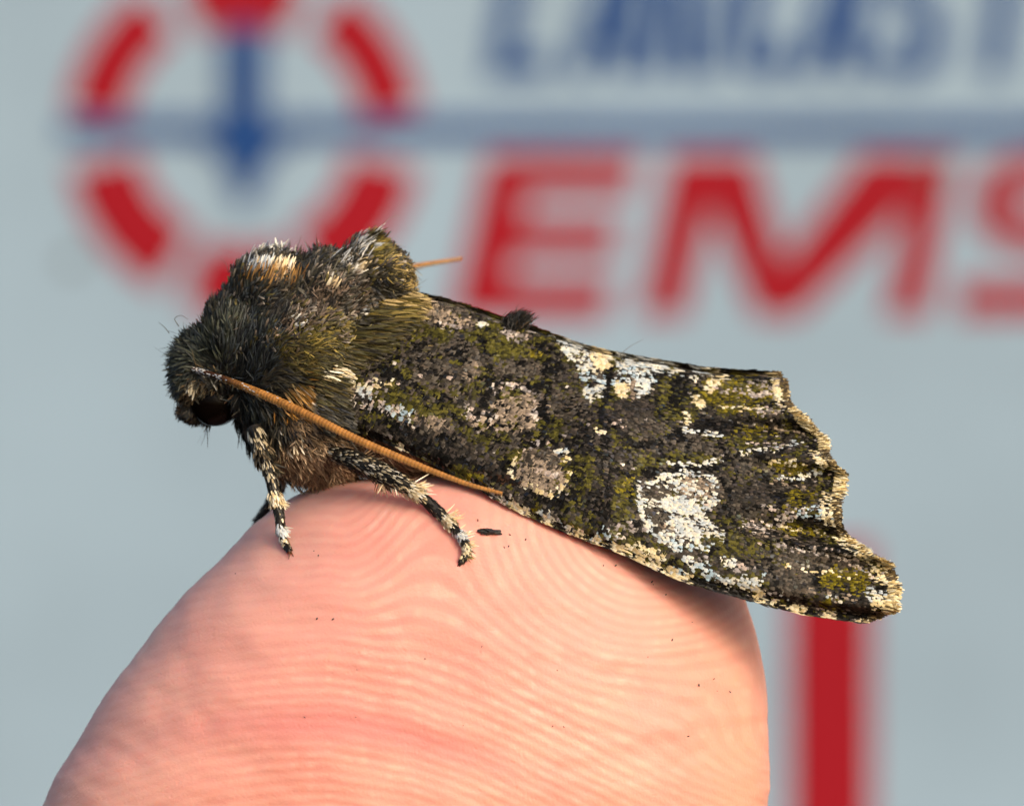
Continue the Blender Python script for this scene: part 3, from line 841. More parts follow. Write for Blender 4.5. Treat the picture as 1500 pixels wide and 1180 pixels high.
# --- middle
e_('O', 735, 500, 36, 20, 15, .8); e_('O', 752, 515, 40, 8, 10, .7); e_('Y', 782, 519, 11, 6, 0, .8)
e_('P', 755, 492, 10, 6, 0, .7); e_('P', 744, 482, 7, 4, 0, .7)
e_('G', 760, 540, 70, 14, 8, .7); e_('K', 808, 536, 14, 12, 0, .85); e_('K', 757, 535, 10, 7, 0, .7); e_('K', 800, 510, 22, 8, 15, .6)
e_('T', 690, 546, 10, 12, 0, .7); e_('O', 706, 548, 10, 16, 0, .7); e_('K', 712, 560, 24, 5, -15, .7)
e_('O', 690, 568, 14, 8, 0, .8); e_('O', 770, 558, 36, 6, 5, .55)
l_('P', [(716, 566), (742, 566), (760, 566), (776, 576)], 6, .7)
e_('K', 726, 592, 12, 11, 0, .8); e_('K', 710, 580, 6, 14, 0, .7); e_('K', 790, 570, 24, 6, 20, .6)
e_('T', 760, 600, 46, 24, 0, .55); e_('P', 785, 592, 4, 12, 10, .8); e_('P', 782, 608, 10, 8, 40, .6)
e_('K', 795, 606, 7, 18, 0, .85); e_('G', 840, 590, 40, 26, 0, .7); e_('K', 845, 600, 22, 8, 20, .45); e_('K', 830, 620, 30, 6, 20, .6)
e_('T', 740, 620, 46, 14, 5, .55); e_('P', 700, 606, 22, 10, 0, .45)
e_('O', 804, 627, 26, 15, 0, .9); e_('K', 797, 612, 6, 16, 0, .7); e_('O', 850, 570, 30, 8, 10, .5)
e_('D', 870, 640, 46, 36, 30, .6); e_('K', 870, 655, 34, 10, 60, .45); e_('K', 850, 640, 5, 20, 0, .5); e_('K', 885, 650, 5, 20, 0, .5)
# grey spot with a pale ring
e_('T', 790, 690, 40, 34, 20, .75); e_('G', 792, 672, 34, 16, 10, .85); e_('T', 800, 700, 32, 18, 25, .6)
e_('O', 748, 672, 14, 14, 0, .8); l_('C', [(760, 662), (752, 676), (745, 688), (752, 700)], 6, .75)
l_('P', [(768, 660), (785, 650), (805, 650)], 5, .7); l_('W', [(813, 663), (835, 658)], 8, .95)
l_('C', [(829, 672), (830, 690), (830, 702), (820, 718)], 6, .75); e_('Y', 827, 687, 5, 8, 0, .8)
l_('C', [(775, 712), (790, 722), (806, 726), (822, 724)], 8, .9); l_('P', [(782, 688), (800, 696), (815, 702)], 4, .7)
e_('K', 745, 682, 6, 8, 0, .6); e_('K', 800, 738, 34, 7, 15, .7); e_('K', 832, 728, 16, 10, 0, .8)
e_('O', 850, 695, 22, 30, 10, .75); e_('K', 845, 690, 12, 18, 0, .4); e_('D', 885, 730, 30, 36, 20, .85); e_('K', 870, 735, 30, 18, 40, .5)
e_('O', 842, 742, 14, 10, 0, .6)
l_('C', [(871, 629), (883, 639)], 6, .95)
# --- white patches near the dorsal edge
p_l('W', [(812, 500), (840, 508), (860, 520), (868, 545), (845, 542), (826, 522)], .92)
p_l('C', [(862, 516), (890, 516), (900, 540), (870, 545)], .92)
p_l('B', [(842, 546), (900, 546), (925, 552), (900, 566), (850, 558)], .85)
p_l('W', [(856, 566), (884, 566), (882, 588), (862, 590), (852, 576)], .9)
p_l('W', [(895, 518), (950, 534), (1000, 546), (1040, 552), (1000, 558), (960, 552), (905, 545)], .9)
p_l('B', [(905, 540), (960, 545), (968, 556), (930, 562), (905, 556)], .8)
p_l('C', [(900, 556), (920, 556), (918, 584), (902, 586)], .95); p_l('W', [(930, 552), (955, 556), (952, 580), (928, 584)], .95); e_('T', 924, 570, 5, 14, 0, .8)
e_('G', 850, 530, 10, 5, 20, .6); e_('D', 905, 552, 22, 5, 8, .6); e_('G', 880, 548, 14, 4, 0, .7); e_('D', 950, 546, 26, 4, 8, .5); e_('O', 840, 524, 8, 4, 0, .6); e_('K', 862, 520, 4, 12, -20, .8); e_('K', 893, 540, 6, 5, 0, .6)
l_('K', [(892, 552), (890, 575), (882, 600), (878, 616)], 13, .95); l_('O', [(899, 575), (893, 595)], 6, .7); e_('O', 876, 585, 6, 8, 0, .7)
e_('D', 930, 612, 42, 26, 10, .9); e_('G', 950, 630, 40, 20, 10, .7); e_('P', 907, 622, 6, 4, 0, .7)
l_('K', [(888, 618), (905, 632), (930, 650), (962, 652), (972, 668), (980, 678)], 11, .95)
l_('O', [(872, 622), (885, 626), (915, 652), (940, 668)], 8, .6); e_('O', 950, 676, 22, 12, 30, .7)
e_('O', 982, 580, 26, 36, 10, .85); e_('K', 994, 568, 14, 26, 15, .85); e_('K', 996, 604, 12, 10, 0, .8); e_('K', 975, 600, 8, 8, 0, .5); e_('K', 985, 552, 34, 4, 5, .8)
e_('O', 975, 612, 18, 10, 20, .7)
e_('Y', 1085, 580, 62, 24, 5, .92); e_('O', 1100, 570, 40, 12, 0, .6); e_('O', 1012, 608, 10, 16, 0, .8)
p_l('C', [(1036, 556), (1056, 556), (1050, 572), (1034, 578), (1030, 568)], .92)
p_l('C', [(1012, 578), (1032, 584), (1034, 596), (1016, 598)], .9); l_('C', [(1008, 606), (1010, 630)], 8, .85)
e_('D', 1062, 622, 52, 16, 0, .98); e_('K', 1050, 624, 40, 12, 0, .7)
l_('W', [(1000, 630), (1030, 636), (1062, 638)], 7, .7)
e_('G', 1020, 655, 40, 14, 10, .85); e_('O', 1010, 672, 36, 9, 0, .85); e_('O', 1080, 648, 26, 9, 0, .7); e_('Y', 1105, 634, 26, 10, 0, .85); e_('K', 1056, 652, 12, 6, 0, .7)
l_('W', [(975, 678), (1000, 684), (1030, 682), (1060, 672)], 6, .8); l_('K', [(990, 694), (1030, 688), (1072, 680)], 10, .95)
e_('K', 990, 640, 16, 9, 0, .6)
# --- kidney spot
p_l('W', [(928, 728), (940, 708), (972, 692), (1000, 690), (1040, 696), (1054, 716), (1046, 742), (1030, 754), (1056, 776), (1054, 794), (1034, 808), (1000, 800), (964, 788), (940, 772), (940, 748)], .62)
e_('G', 960, 722, 25, 13, -5, .92); e_('T', 1022, 718, 28, 15, 15, .75); e_('G', 966, 758, 24, 13, 15, .92); e_('T', 985, 777, 16, 7, 30, .5)
l_('W', [(936, 744), (929, 728), (940, 710), (968, 700), (1000, 692)], 9, .92); l_('W', [(985, 704), (1010, 716), (1030, 722)], 8, .75)
l_('W', [(1040, 698), (1052, 714), (1044, 738)], 8, .85)
p_l('W', [(962, 730), (990, 727), (1028, 748), (1035, 760), (1000, 754), (968, 742)], .96)
p_l('W', [(984, 756), (1026, 760), (1058, 776), (1056, 790), (1040, 786), (1010, 778)], .95)
l_('W', [(990, 764), (1010, 784), (1034, 800)], 16, .95); l_('W', [(940, 752), (950, 772), (966, 786), (990, 800)], 8, .75); l_('B', [(980, 796), (1010, 806), (1036, 800)], 8, .7)
l_('D', [(966, 746), (1000, 756), (1030, 764)], 3, .7)
e_('O', 914, 732, 20, 40, 8, .85); e_('Y', 918, 715, 12, 18, 0, .5); e_('K', 905, 692, 16, 6, 20, .6); e_('K', 950, 690, 12, 6, 0, .6)
e_('O', 1060, 800, 34, 14, 10, .8); e_('O', 1070, 760, 24, 16, -20, .7); e_('K', 1066, 716, 12, 12, 0, .85); e_('O', 1076, 700, 12, 14, 0, .7)
# --- costal band
l_('O', [(830, 768), (900, 792), (960, 815), (1030, 835), (1100, 850)], 22, .6, 8)
l_('G', [(900, 790), (970, 805), (1050, 822)], 10, .5)
for cx, cy, rx, ry, p_pal in ((722, 722, 14, 5, 'P'), (742, 736, 16, 5, 'W'), (765, 748, 14, 6, 'P'), (800, 757, 14, 7, 'W'), (818, 770, 12, 5, 'W'), (785, 745, 6, 6, 'Y'), (888, 784, 14, 8, 'B'),
                       (905, 780, 8, 6, 'P'), (940, 806, 20, 9, 'C'), (962, 812, 12, 8, 'C'), (872, 790, 10, 5, 'B'), (1012, 826, 13, 8, 'W'), (1040, 838, 16, 8, 'B'), (1025, 818, 8, 5, 'P'),
                       (1068, 822, 12, 7, 'W'), (1095, 852, 18, 9, 'W'), (1122, 842, 12, 9, 'B'), (1086, 830, 10, 6, 'P'), (990, 838, 10, 6, 'B'), (1150, 868, 9, 6, 'W'), (1108, 866, 14, 6, 'C'), (925, 776, 10, 6, 'P'), (1060, 850, 14, 7, 'W'), (1135, 876, 9, 5, 'P')):
    e_(p_pal, cx, cy, rx, ry, 25, .8)
e_('K', 1100, 826, 20, 6, 10, .5); e_('K', 985, 822, 14, 6, 10, .5); e_('O', 925, 792, 14, 7, 0, .7); e_('K', 942, 792, 8, 6, 0, .6)
# --- outer part
e_('G', 1100, 715, 50, 44, 0, .75); e_('D', 1075, 740, 30, 20, 0, .6); e_('K', 1085, 668, 40, 6, -5, .7); e_('K', 1100, 745, 36, 5, -10, .5)
l_('W', [(1090, 664), (1130, 660), (1168, 648)], 8, .65); l_('K', [(1080, 676), (1120, 670), (1160, 658)], 6, .8); e_('O', 1120, 642, 18, 8, 0, .6)
l_('P', [(1110, 604), (1150, 600)], 8, .6); l_('K', [(1100, 596), (1150, 592)], 8, .6); l_('P', [(1090, 560), (1135, 566)], 6, .65); l_('K', [(1060, 553), (1146, 557)], 8, .85); l_('P', [(1100, 580), (1148, 576)], 6, .6)
e_('Y', 1155, 682, 24, 13, 0, .92); e_('K', 1118, 690, 22, 9, 0, .5); l_('W', [(1145, 704), (1170, 700), (1195, 690)], 9, .75); l_('K', [(1125, 712), (1165, 706), (1196, 700)], 5, .8)
e_('D', 1120, 720, 40, 12, 0, .7); e_('Y', 1168, 732, 24, 12, 0, .9); e_('K', 1144, 732, 10, 8, 0, .8); e_('P', 1150, 758, 18, 8, -30, .85); e_('B', 1195, 752, 24, 12, 0, .6); l_('K', [(1168, 760), (1190, 752)], 5, .7)
e_('Y', 1170, 778, 32, 9, 5, .92); e_('P', 1116, 770, 30, 6, 0, .6); e_('D', 1085, 778, 60, 4, 5, .7)
e_('G', 1180, 812, 50, 16, 8, .92); e_('D', 1170, 800, 40, 10, 8, .7); e_('K', 1126, 800, 8, 16, 10, .85); e_('O', 1092, 800, 32, 16, 10, .7); e_('O', 1135, 802, 10, 10, 0, .6)
e_('G', 1160, 850, 40, 26, 15, .85); e_('P', 1235, 814, 18, 6, 20, .6); e_('K', 1230, 806, 30, 4, 20, .7); e_('P', 1252, 826, 12, 5, 20, .6)
e_('K', 1200, 848, 12, 20, 10, .8); e_('Y', 1240, 850, 36, 20, 5, .94); e_('D', 1248, 882, 34, 12, 5, .85); e_('K', 1245, 876, 24, 5, 5, .6)
e_('W', 1222, 876, 9, 5, 0, .9); e_('Y', 1212, 888, 11, 9, 0, .85); e_('W', 1284, 868, 16, 10, 0, .75); l_('P', [(1268, 842), (1295, 842)], 8, .6); e_('K', 1290, 848, 10, 8, 0, .7); e_('P', 1235, 902, 26, 4, 8, .6)
for pts_, w_ in (([(1058, 702), (1068, 730), (1048, 752), (1066, 776), (1060, 800), (1036, 812)], 7), ([(934, 704), (920, 726), (928, 752), (932, 776), (948, 790)], 6), ([(940, 700), (975, 688), (1010, 686)], 5),
                 ([(742, 658), (734, 686), (758, 712), (800, 736), (838, 724), (842, 684), (836, 652), (800, 644), (764, 652)], 6), ([(690, 602), (760, 634), (840, 646), (900, 672)], 6),
                 ([(560, 522), (640, 548), (720, 556), (790, 562)], 5), ([(884, 690), (892, 740), (876, 782)], 9), ([(700, 488), (716, 530), (706, 590), (716, 640)], 6), ([(782, 500), (800, 560), (796, 640)], 6),
                 ([(1080, 690), (1060, 740), (1090, 786)], 6), ([(1130, 640), (1118, 690), (1140, 750), (1124, 810), (1140, 870)], 6), ([(640, 590), (676, 620), (740, 650)], 5), ([(960, 560), (968, 610), (1004, 640), (1010, 690)], 5)):
    l_('K', pts_, w_, .72)
for k_ in range(26):
    vv_ = (k_ + .5) / 26 + rng.normal(0, .008)
    j_ = int(np.clip(vv_, 0, .999) * (NVV - 1)); i0_ = int(rng.uniform(.80, .88) * (NU - 1)); i1_ = int(rng.uniform(.93, .98) * (NU - 1))
    l_(('K', 'P', 'D', 'C', 'K', 'T')[k_ % 6], [PX[i0_, j_], PX[i1_, j_]], rng.uniform(3, 6), .6)
# black and cream dashes along the costa

def wing_colors(x, y, u, v, seed):
    r = np.random.default_rng(seed)
    n = len(x)
    wx = x + 9 * (vnoise(x / 9, y / 9, 51) - .5) + 4 * (vnoise(x / 4, y / 4, 53) - .5); wy = y + 9 * (vnoise(x / 9, y / 9, 52) - .5) + 4 * (vnoise(x / 4, y / 4, 54) - .5)
    pal = np.full(n, 'G', dtype='<U1')
    q = r.random(n); nz = vnoise(x / 16, y / 16, 55)
    nz2 = vnoise(x / 7, y / 7, 56)
    pal[(q < .28) | (nz < .24)] = 'D'; pal[(q > .90) | (nz2 < .16)] = 'K'; pal[(q > .72) & (q < .86)] = 'O'; pal[(q > .86) & (q < .875)] = 'P'
    pal[(nz > .70) & (q < .8)] = 'O'
    for name, fn, p, soft in LAY:
        d = fn(wx, wy)
        hit = (r.random(n) < p * np.clip(0.5 - d / (soft * (1.0 if name in 'KWC' else 2.2)), 0, 1))
        pal[hit] = name
    # costal edge: cream and black dashes
    ed = v > .955
    k = vnoise(u * 62, v * 4, 61) - .22 * (u < .28)
    pal[ed & (k > .62) & (q < .85)] = 'C'; pal[ed & (k < .45) & (q < .8)] = 'K'
    # terminal line: pale and dark scales before the fringe
    te = u > .965
    k = vnoise(v * 26, u * 8, 62)
    pal[te & (k > .5) & (q < .7)] = 'C'; pal[te & (k < .4) & (q < .7)] = 'K'
    c = np.zeros((n, 3))
    for name in np.unique(pal):
        m = pal == name
        c[m] = WPAL[name][r.integers(0, len(WPAL[name]), m.sum())]
    c *= (0.88 + 0.24 * r.random((n, 1)))
    return c, pal

dPu = np.gradient(WP, axis=0); dPv = np.gradient(WP, axis=1)
def bil(A, u, v):
    fu = np.clip(u, 0, 1) * (NU - 1); fv = np.clip(v, 0, 1) * (NVV - 1)
    i = np.minimum(fu.astype(int), NU - 2); j = np.minimum(fv.astype(int), NVV - 2)
    a = (fu - i)[:, None]; b = (fv - j)[:, None]
    return (A[i, j] * (1 - a) * (1 - b) + A[i + 1, j] * a * (1 - b) + A[i, j + 1] * (1 - a) * b + A[i + 1, j + 1] * a * b)

def scale_mesh(name, u, v, length, width, tilt, colors, gloss, dirmix, seed, jag=0.12):
    """rounded, toothed flat scales: 7 points each"""
    r = np.random.default_rng(seed)
    n = len(u)
    P0 = bil(WP, u, v); tu = unit(bil(dPu, u, v)); tv = bil(dPv, u, v)
    nn_ = unit(np.cross(tu, tv)); nn_[nn_[:, 1] > 0] *= -1
    tv = unit(np.cross(nn_, tu)); tv[tv[:, 2] > 0] *= -1
    an = dirmix + r.normal(0, .08, n)
    d = tu * np.cos(an)[:, None] + tv * np.sin(an)[:, None]
    s = np.cross(nn_, d)
    tl = tilt * (0.6 + 0.8 * r.random(n))
    d = unit(d + nn_ * tl[:, None])
    roll = r.normal(0, .15, n)[:, None]
    s = unit(s + nn_ * roll)
    ln = (length * (0.75 + .5 * r.random(n)))[:, None]; wd = (width * (0.75 + .5 * r.random(n)))[:, None]
    base = P0 + nn_ * (0.010 + 0.03 * r.random(n))[:, None] - d * ln * 0.45
    shp = [(0, -.22), (0.35, -.46), (0.88, -.50), (1.0, -.22), (0.92, 0.0), (1.0, .24), (0.88, .50), (0.35, .46), (0, .22)]
    out = np.zeros((n, 9, 3))
    for k, (t, w_) in enumerate(shp):
        tt = t + (r.normal(0, jag * .4, (n, 1)) if t > .8 else 0)
        cup = nn_ * (-(abs(w_) * 1.6) ** 2 * 0.10 * wd - (t ** 2) * 0.10 * ln)
        out[:, k] = base + d * ln * tt + s * wd * w_ + cup
    c9 = np.repeat(colors[:, None], 9, 1).copy()
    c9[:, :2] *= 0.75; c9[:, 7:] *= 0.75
    lp = np.array([0, 1, 7, 8, 1, 2, 6, 7, 2, 3, 4, 5, 6])
    loops = ((np.arange(n) * 9)[:, None] + lp).ravel()
    st = ((np.arange(n) * 13)[:, None] + np.array([0, 4, 8])).ravel()
    tot = np.tile([4, 4, 5], n)
    return make_mesh(name, out.reshape(-1, 3), loops, st, tot, c9.reshape(-1, 3), False, {'gloss': np.repeat(gloss, 9)})

# rows of scales, overlapping like shingles
us, vs = [], []
SP_U, SP_V = 0.07, 0.080
for i, uu_ in enumerate(np.linspace(0.0, 0.985, 250)):
    Lr = np.linalg.norm(np.diff(bil(WP, np.full(60, uu_), np.linspace(0, 1, 60)), axis=0), axis=1).sum()
    n = max(6, int(Lr / SP_V))
    vv = (np.arange(n) + (0.5 if i % 2 else 0.0) + rng.normal(0, .18, n)) / n
    us.append(np.full(n, uu_) + rng.normal(0, .0022, n)); vs.append(vv)
us = np.clip(np.concatenate(us), 0, .985); vs = np.clip(np.concatenate(vs), 0.004, .996)
kp_ = rng.random(len(us)) > .07
us, vs = us[kp_], vs[kp_]
o = np.argsort(-us)
us, vs = us[o], vs[o]
sp = bil(np.concatenate([PX, PX[..., :1] * 0], -1), us, vs)
cl, pal = wing_colors(sp[:, 0], sp[:, 1], us, vs, 77)
gl = rng.random(len(us)) ** 7
size = np.interp(us, [0, .35, .6, 1], [.95, .86, .60, .54])
tilt = np.full(len(us), 0.20) + 0.16 * (us < .5)
fan = 0.05 + 0.0 * us
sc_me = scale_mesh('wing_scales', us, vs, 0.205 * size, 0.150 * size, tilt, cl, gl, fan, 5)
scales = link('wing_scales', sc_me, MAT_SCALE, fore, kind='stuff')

# hair-scales along the dorsal ridge and costa
wf = Blades()
n = 1700
u = rng.random(n) * .97; v = np.abs(rng.normal(0, .012, n))
P0 = bil(WP, u, v); tu = unit(bil(dPu, u, v))
d0 = unit(tu + np.stack([0*u, rng.normal(0, .12, n), .10 + rng.normal(0, .10, n)], -1)); d1 = unit(tu + np.stack([0*u, rng.normal(0, .1, n), -.03 + 0*u], -1))
qx = bil(np.concatenate([PX, PX[..., :1] * 0], -1), u, v)
cw, _ = wing_colors(qx[:, 0], qx[:, 1] + 4, u, v + .02, 9)
wf.add(P0, d0, d1, unit(np.cross(d0, np.array([0, -.6, .8]) + rng.normal(0, .3, (n, 3)))), .34 * (.7 + .6 * rng.random(n)), .05, cw * .7, cw)
n = 2600
u = .06 + rng.random(n) * .92; v = 1 - np.abs(rng.normal(0, .014, n))
P0 = bil(WP, u, v); tu = unit(bil(dPu, u, v))
d0 = unit(tu + np.stack([0*u, rng.normal(0, .1, n), -.06 + rng.normal(0, .08, n)], -1)); d1 = unit(tu + rng.normal(0, .06, (n, 3)))
cw, _ = wing_colors(np.zeros(n), np.zeros(n), u, np.full(n, .98), 10)
kk = vnoise(u * 46, np.full(n, 4.), 61)
wf.add(P0, d0, d1, unit(np.cross(d0, np.array([0, -1, .2]) + rng.normal(0, .3, (n, 3)))), .30 * (.7 + .6 * rng.random(n)), .05, cw * .8, cw)
link('edge_hair', wf.mesh('edge_hair'), MAT_HAIR, fore, kind='stuff')

# fringe on the outer margin: tufted scallops of long cream and dark scales
fr = Blades()
n = 5200
v = rng.random(n)
u = .985 + rng.random(n) * .015
P0 = bil(WP, u, v); tu = unit(bil(dPu, u, v)); tvv = unit(bil(dPv, u, v))
nn_ = unit(np.cross(tu, tvv)); nn_[nn_[:, 1] > 0] *= -1
sc_ = sstep(.25, .75, vnoise(v * 19, v * 0, 71)) * .6 + .4 * (0.5 + 0.5 * np.cos(2 * math.pi * (v * 6.3 + .05)))
ln = (.08 + .27 * sc_) * (.6 + .6 * rng.random(n))
d0 = unit(tu + nn_ * rng.normal(.10, .22, n)[:, None] + tvv * rng.normal(0, .22, n)[:, None]); d1 = unit(tu + nn_ * rng.normal(-.05, .2, n)[:, None] + tvv * rng.normal(0, .25, n)[:, None])
q = rng.random(n)
fpal = np.array([lin(x) for x in ((232, 214, 164), (216, 192, 136), (240, 232, 204), (170, 144, 92), (110, 92, 60), (60, 52, 40))])
kk = np.where(q < .28, 0, np.where(q < .46, 1, np.where(q < .62, 2, np.where(q < .78, 3, np.where(q < .90, 4, 5)))))
dk = (sc_ < .42) & (rng.random(n) < .75)
kk[dk] = rng.integers(4, 6, dk.sum())
c1 = fpal[kk]
fr.add(P0, d0, d1, unit(np.cross(d0, nn_) + rng.normal(0, .45, (n, 3))), ln, .055, c1 * .6, c1, prof=(.6, .9, 1.0, .85))
link('fringe', fr.mesh('fringe'), MAT_HAIR, fore, kind='stuff')

# long thorax hair combed back over the wing root
rf = Blades()
n = 3400
tv_ = rng.random(n)
lx = np.interp(tv_, np.linspace(0, 1, NVV), tL[:, 0]); ly = np.interp(tv_, np.linspace(0, 1, NVV), tL[:, 1])
ox = rng.uniform(-26, 12, n) - 12 * (tv_ > .5)
yy_ = wing_depth(np.full(n, .02), tv_) - 0.10 - 0.12 * rng.random(n)
rt = at(lx + ox, ly + rng.normal(0, 5, n), yy_)
dz = np.interp(tv_, [0, .3, .55, .8, 1], [-.25, -.02, -.25, -.45, -.45])
d0 = unit(np.stack([1 + 0 * ox, -.30 + rng.normal(0, .14, n), dz + rng.normal(0, .16, n)], -1)); d1 = unit(np.stack([1 + 0 * ox, .12 + rng.normal(0, .1, n), dz + rng.normal(0, .16, n)], -1))
sel = np.select([tv_ < .12, tv_ < .22, tv_ < .50, tv_ < .62, tv_ < .67, tv_ < .86], [0, 1, 2, 2, 3, 4], 5)
c1 = np.zeros((n, 3))
for k_, nm in enumerate(('gold', 'olive', 'oliveb', 'cream', 'oliveb', 'dark')):
    mk = (sel == k_); c1[mk] = PAL[nm][rng.integers(0, len(PAL[nm]), mk.sum())]
lnn = np.interp(tv_, [0, .2, .45, .6, 1], [.6, .9, .85, .45, .35]) * (.6 + .6 * rng.random(n))
rf.add(rt, d0, d1, unit(np.cross(d0, np.array([0, -1, .1]) + rng.normal(0, .4, (n, 3)))), lnn, .05, c1 * .7, c1)
link('root_hair', rf.mesh('root_hair'), MAT_HAIR, body, kind='stuff')

# the other forewing, the mirror image behind
def mirror(o, parent):
    c = o.copy(); col.objects.link(c); c.parent = parent
    return c
far = fore.copy(); col.objects.link(far); far.parent = moth
far.matrix_parent_inverse = fore.matrix_parent_inverse
far.scale = (1.0, -1, 1.0); far.location = (-0.15, 0.22, 0.20)
for ch in list(fore.children):
    c = ch.copy(); col.objects.link(c); c.parent = far; c.matrix_parent_inverse = ch.matrix_parent_inverse

# dark tuft standing on the back
tf = Blades()
n = 800
rt = at(754 + rng.normal(0, 7, n), 478 + rng.normal(0, 4, n), rng.normal(0.0, .18, n))
ang = rng.normal(0, .42, n)
d0 = unit(np.stack([.15 + np.sin(ang) * .6, rng.normal(0, .3, n), np.cos(ang)], -1)); d1 = unit(d0 + np.stack([.9 + 0 * ang, rng.normal(0, .3, n), -.5 + 0 * ang], -1))
c1 = PAL['black'][rng.integers(0, 4, n)] * 1.3
c1[::9] = PAL['brown'][0]
tf.add(rt, d0, d1, unit(np.cross(d0, np.array([0, -1, 0]) + rng.normal(0, .4, (n, 3)))), .56 * (.7 + .35 * rng.random(n)), .03, c1 * .7, c1)
link('back_tuft', tf.mesh('back_tuft'), MAT_HAIR, body, kind='stuff', label='small dark tuft standing on the back ridge')

# ------------------------------------------------------------------ antennae
def antenna(pts, r0, rmax, r1, parent, nseg, pale_base=True):
    m = nseg * 5 + 1
    p = smooth_path(pts, m)
    t = np.linspace(0, 1, m)
    r = np.interp(t, [0, .08, .3, .7, 1], [r0, r0 * 1.05, rmax, rmax * .85, r1])
    phs = np.mod(np.arange(m), 5) / 5.0
    r = r * (0.93 + 0.13 * phs)                     # each joint flares towards the tip
    g_ = tube(p, r, 14)
    base = lin((164, 112, 54)); pale = lin((224, 190, 128)); darkc = lin((92, 48, 20))
    an = np.linspace(0, 2 * math.pi, 14, endpoint=False)
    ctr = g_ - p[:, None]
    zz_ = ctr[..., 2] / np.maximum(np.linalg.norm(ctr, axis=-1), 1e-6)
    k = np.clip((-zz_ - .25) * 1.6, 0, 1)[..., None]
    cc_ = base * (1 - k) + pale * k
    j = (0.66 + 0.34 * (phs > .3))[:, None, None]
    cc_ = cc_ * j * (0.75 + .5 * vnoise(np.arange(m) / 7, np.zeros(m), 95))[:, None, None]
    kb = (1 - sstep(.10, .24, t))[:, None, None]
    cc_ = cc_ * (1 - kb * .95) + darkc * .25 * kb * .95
    o = link('antenna', grid_mesh('antenna', g_, cc_, True, wrap_v=True), MAT_ANT, parent)
    # pale scales at the base, fine setae underneath
    bl = Blades()
    n_ = 260
    i = (rng.random(n_) ** 1.6 * m * .36).astype(int)
    tt = unit(np.gradient(p, axis=0))
    jj = rng.integers(0, 14, n_)
    rt_ = g_[i, jj]; nr_ = unit(rt_ - p[i])
    d_0 = unit(tt[i] + nr_ * .15)
    cs = PAL['white'][rng.integers(0, 4, n_)]
    q_ = rng.random(n_) < np.clip((i / m - .12) * 5, 0, .8)
    cs[q_] = PAL['ochre'][rng.integers(0, 4, q_.sum())]
    bl.add(rt_ + nr_ * .004, d_0, tt[i], unit(np.cross(tt[i], nr_)), .085, .026, cs, cs)
    n_ = 1500
    i = rng.integers(int(m * .1), m - 2, n_)
    an_ = rng.normal(0, .7, n_)
    jj = ((an_ / (2 * math.pi) * 14).astype(int)) % 14
    dn = np.stack([rng.normal(.2, .25, n_), rng.normal(-.2, .5, n_), -1 + 0 * an_], -1)
    rt_ = p[i] + unit(dn) * (r[i] * .8)[:, None]
    d_0 = unit(dn)
    cs = np.broadcast_to(lin((226, 196, 140)), (n_, 3))
    bl.add(rt_, d_0, unit(d_0 + tt[i] * .5), unit(np.cross(d_0, tt[i]) + .01), .075, .010, cs, cs)
    link('antenna_setae', bl.mesh('antenna_setae'), MAT_HAIR, o, kind='stuff')
    return o
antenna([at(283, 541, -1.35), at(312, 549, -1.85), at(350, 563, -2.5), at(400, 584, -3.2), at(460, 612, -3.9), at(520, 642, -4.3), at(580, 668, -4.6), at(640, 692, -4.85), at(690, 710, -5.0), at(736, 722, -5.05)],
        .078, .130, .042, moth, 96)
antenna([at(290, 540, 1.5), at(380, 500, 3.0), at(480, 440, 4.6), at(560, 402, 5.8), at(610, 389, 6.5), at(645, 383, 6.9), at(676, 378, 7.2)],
        .085, .120, .040, moth, 90)

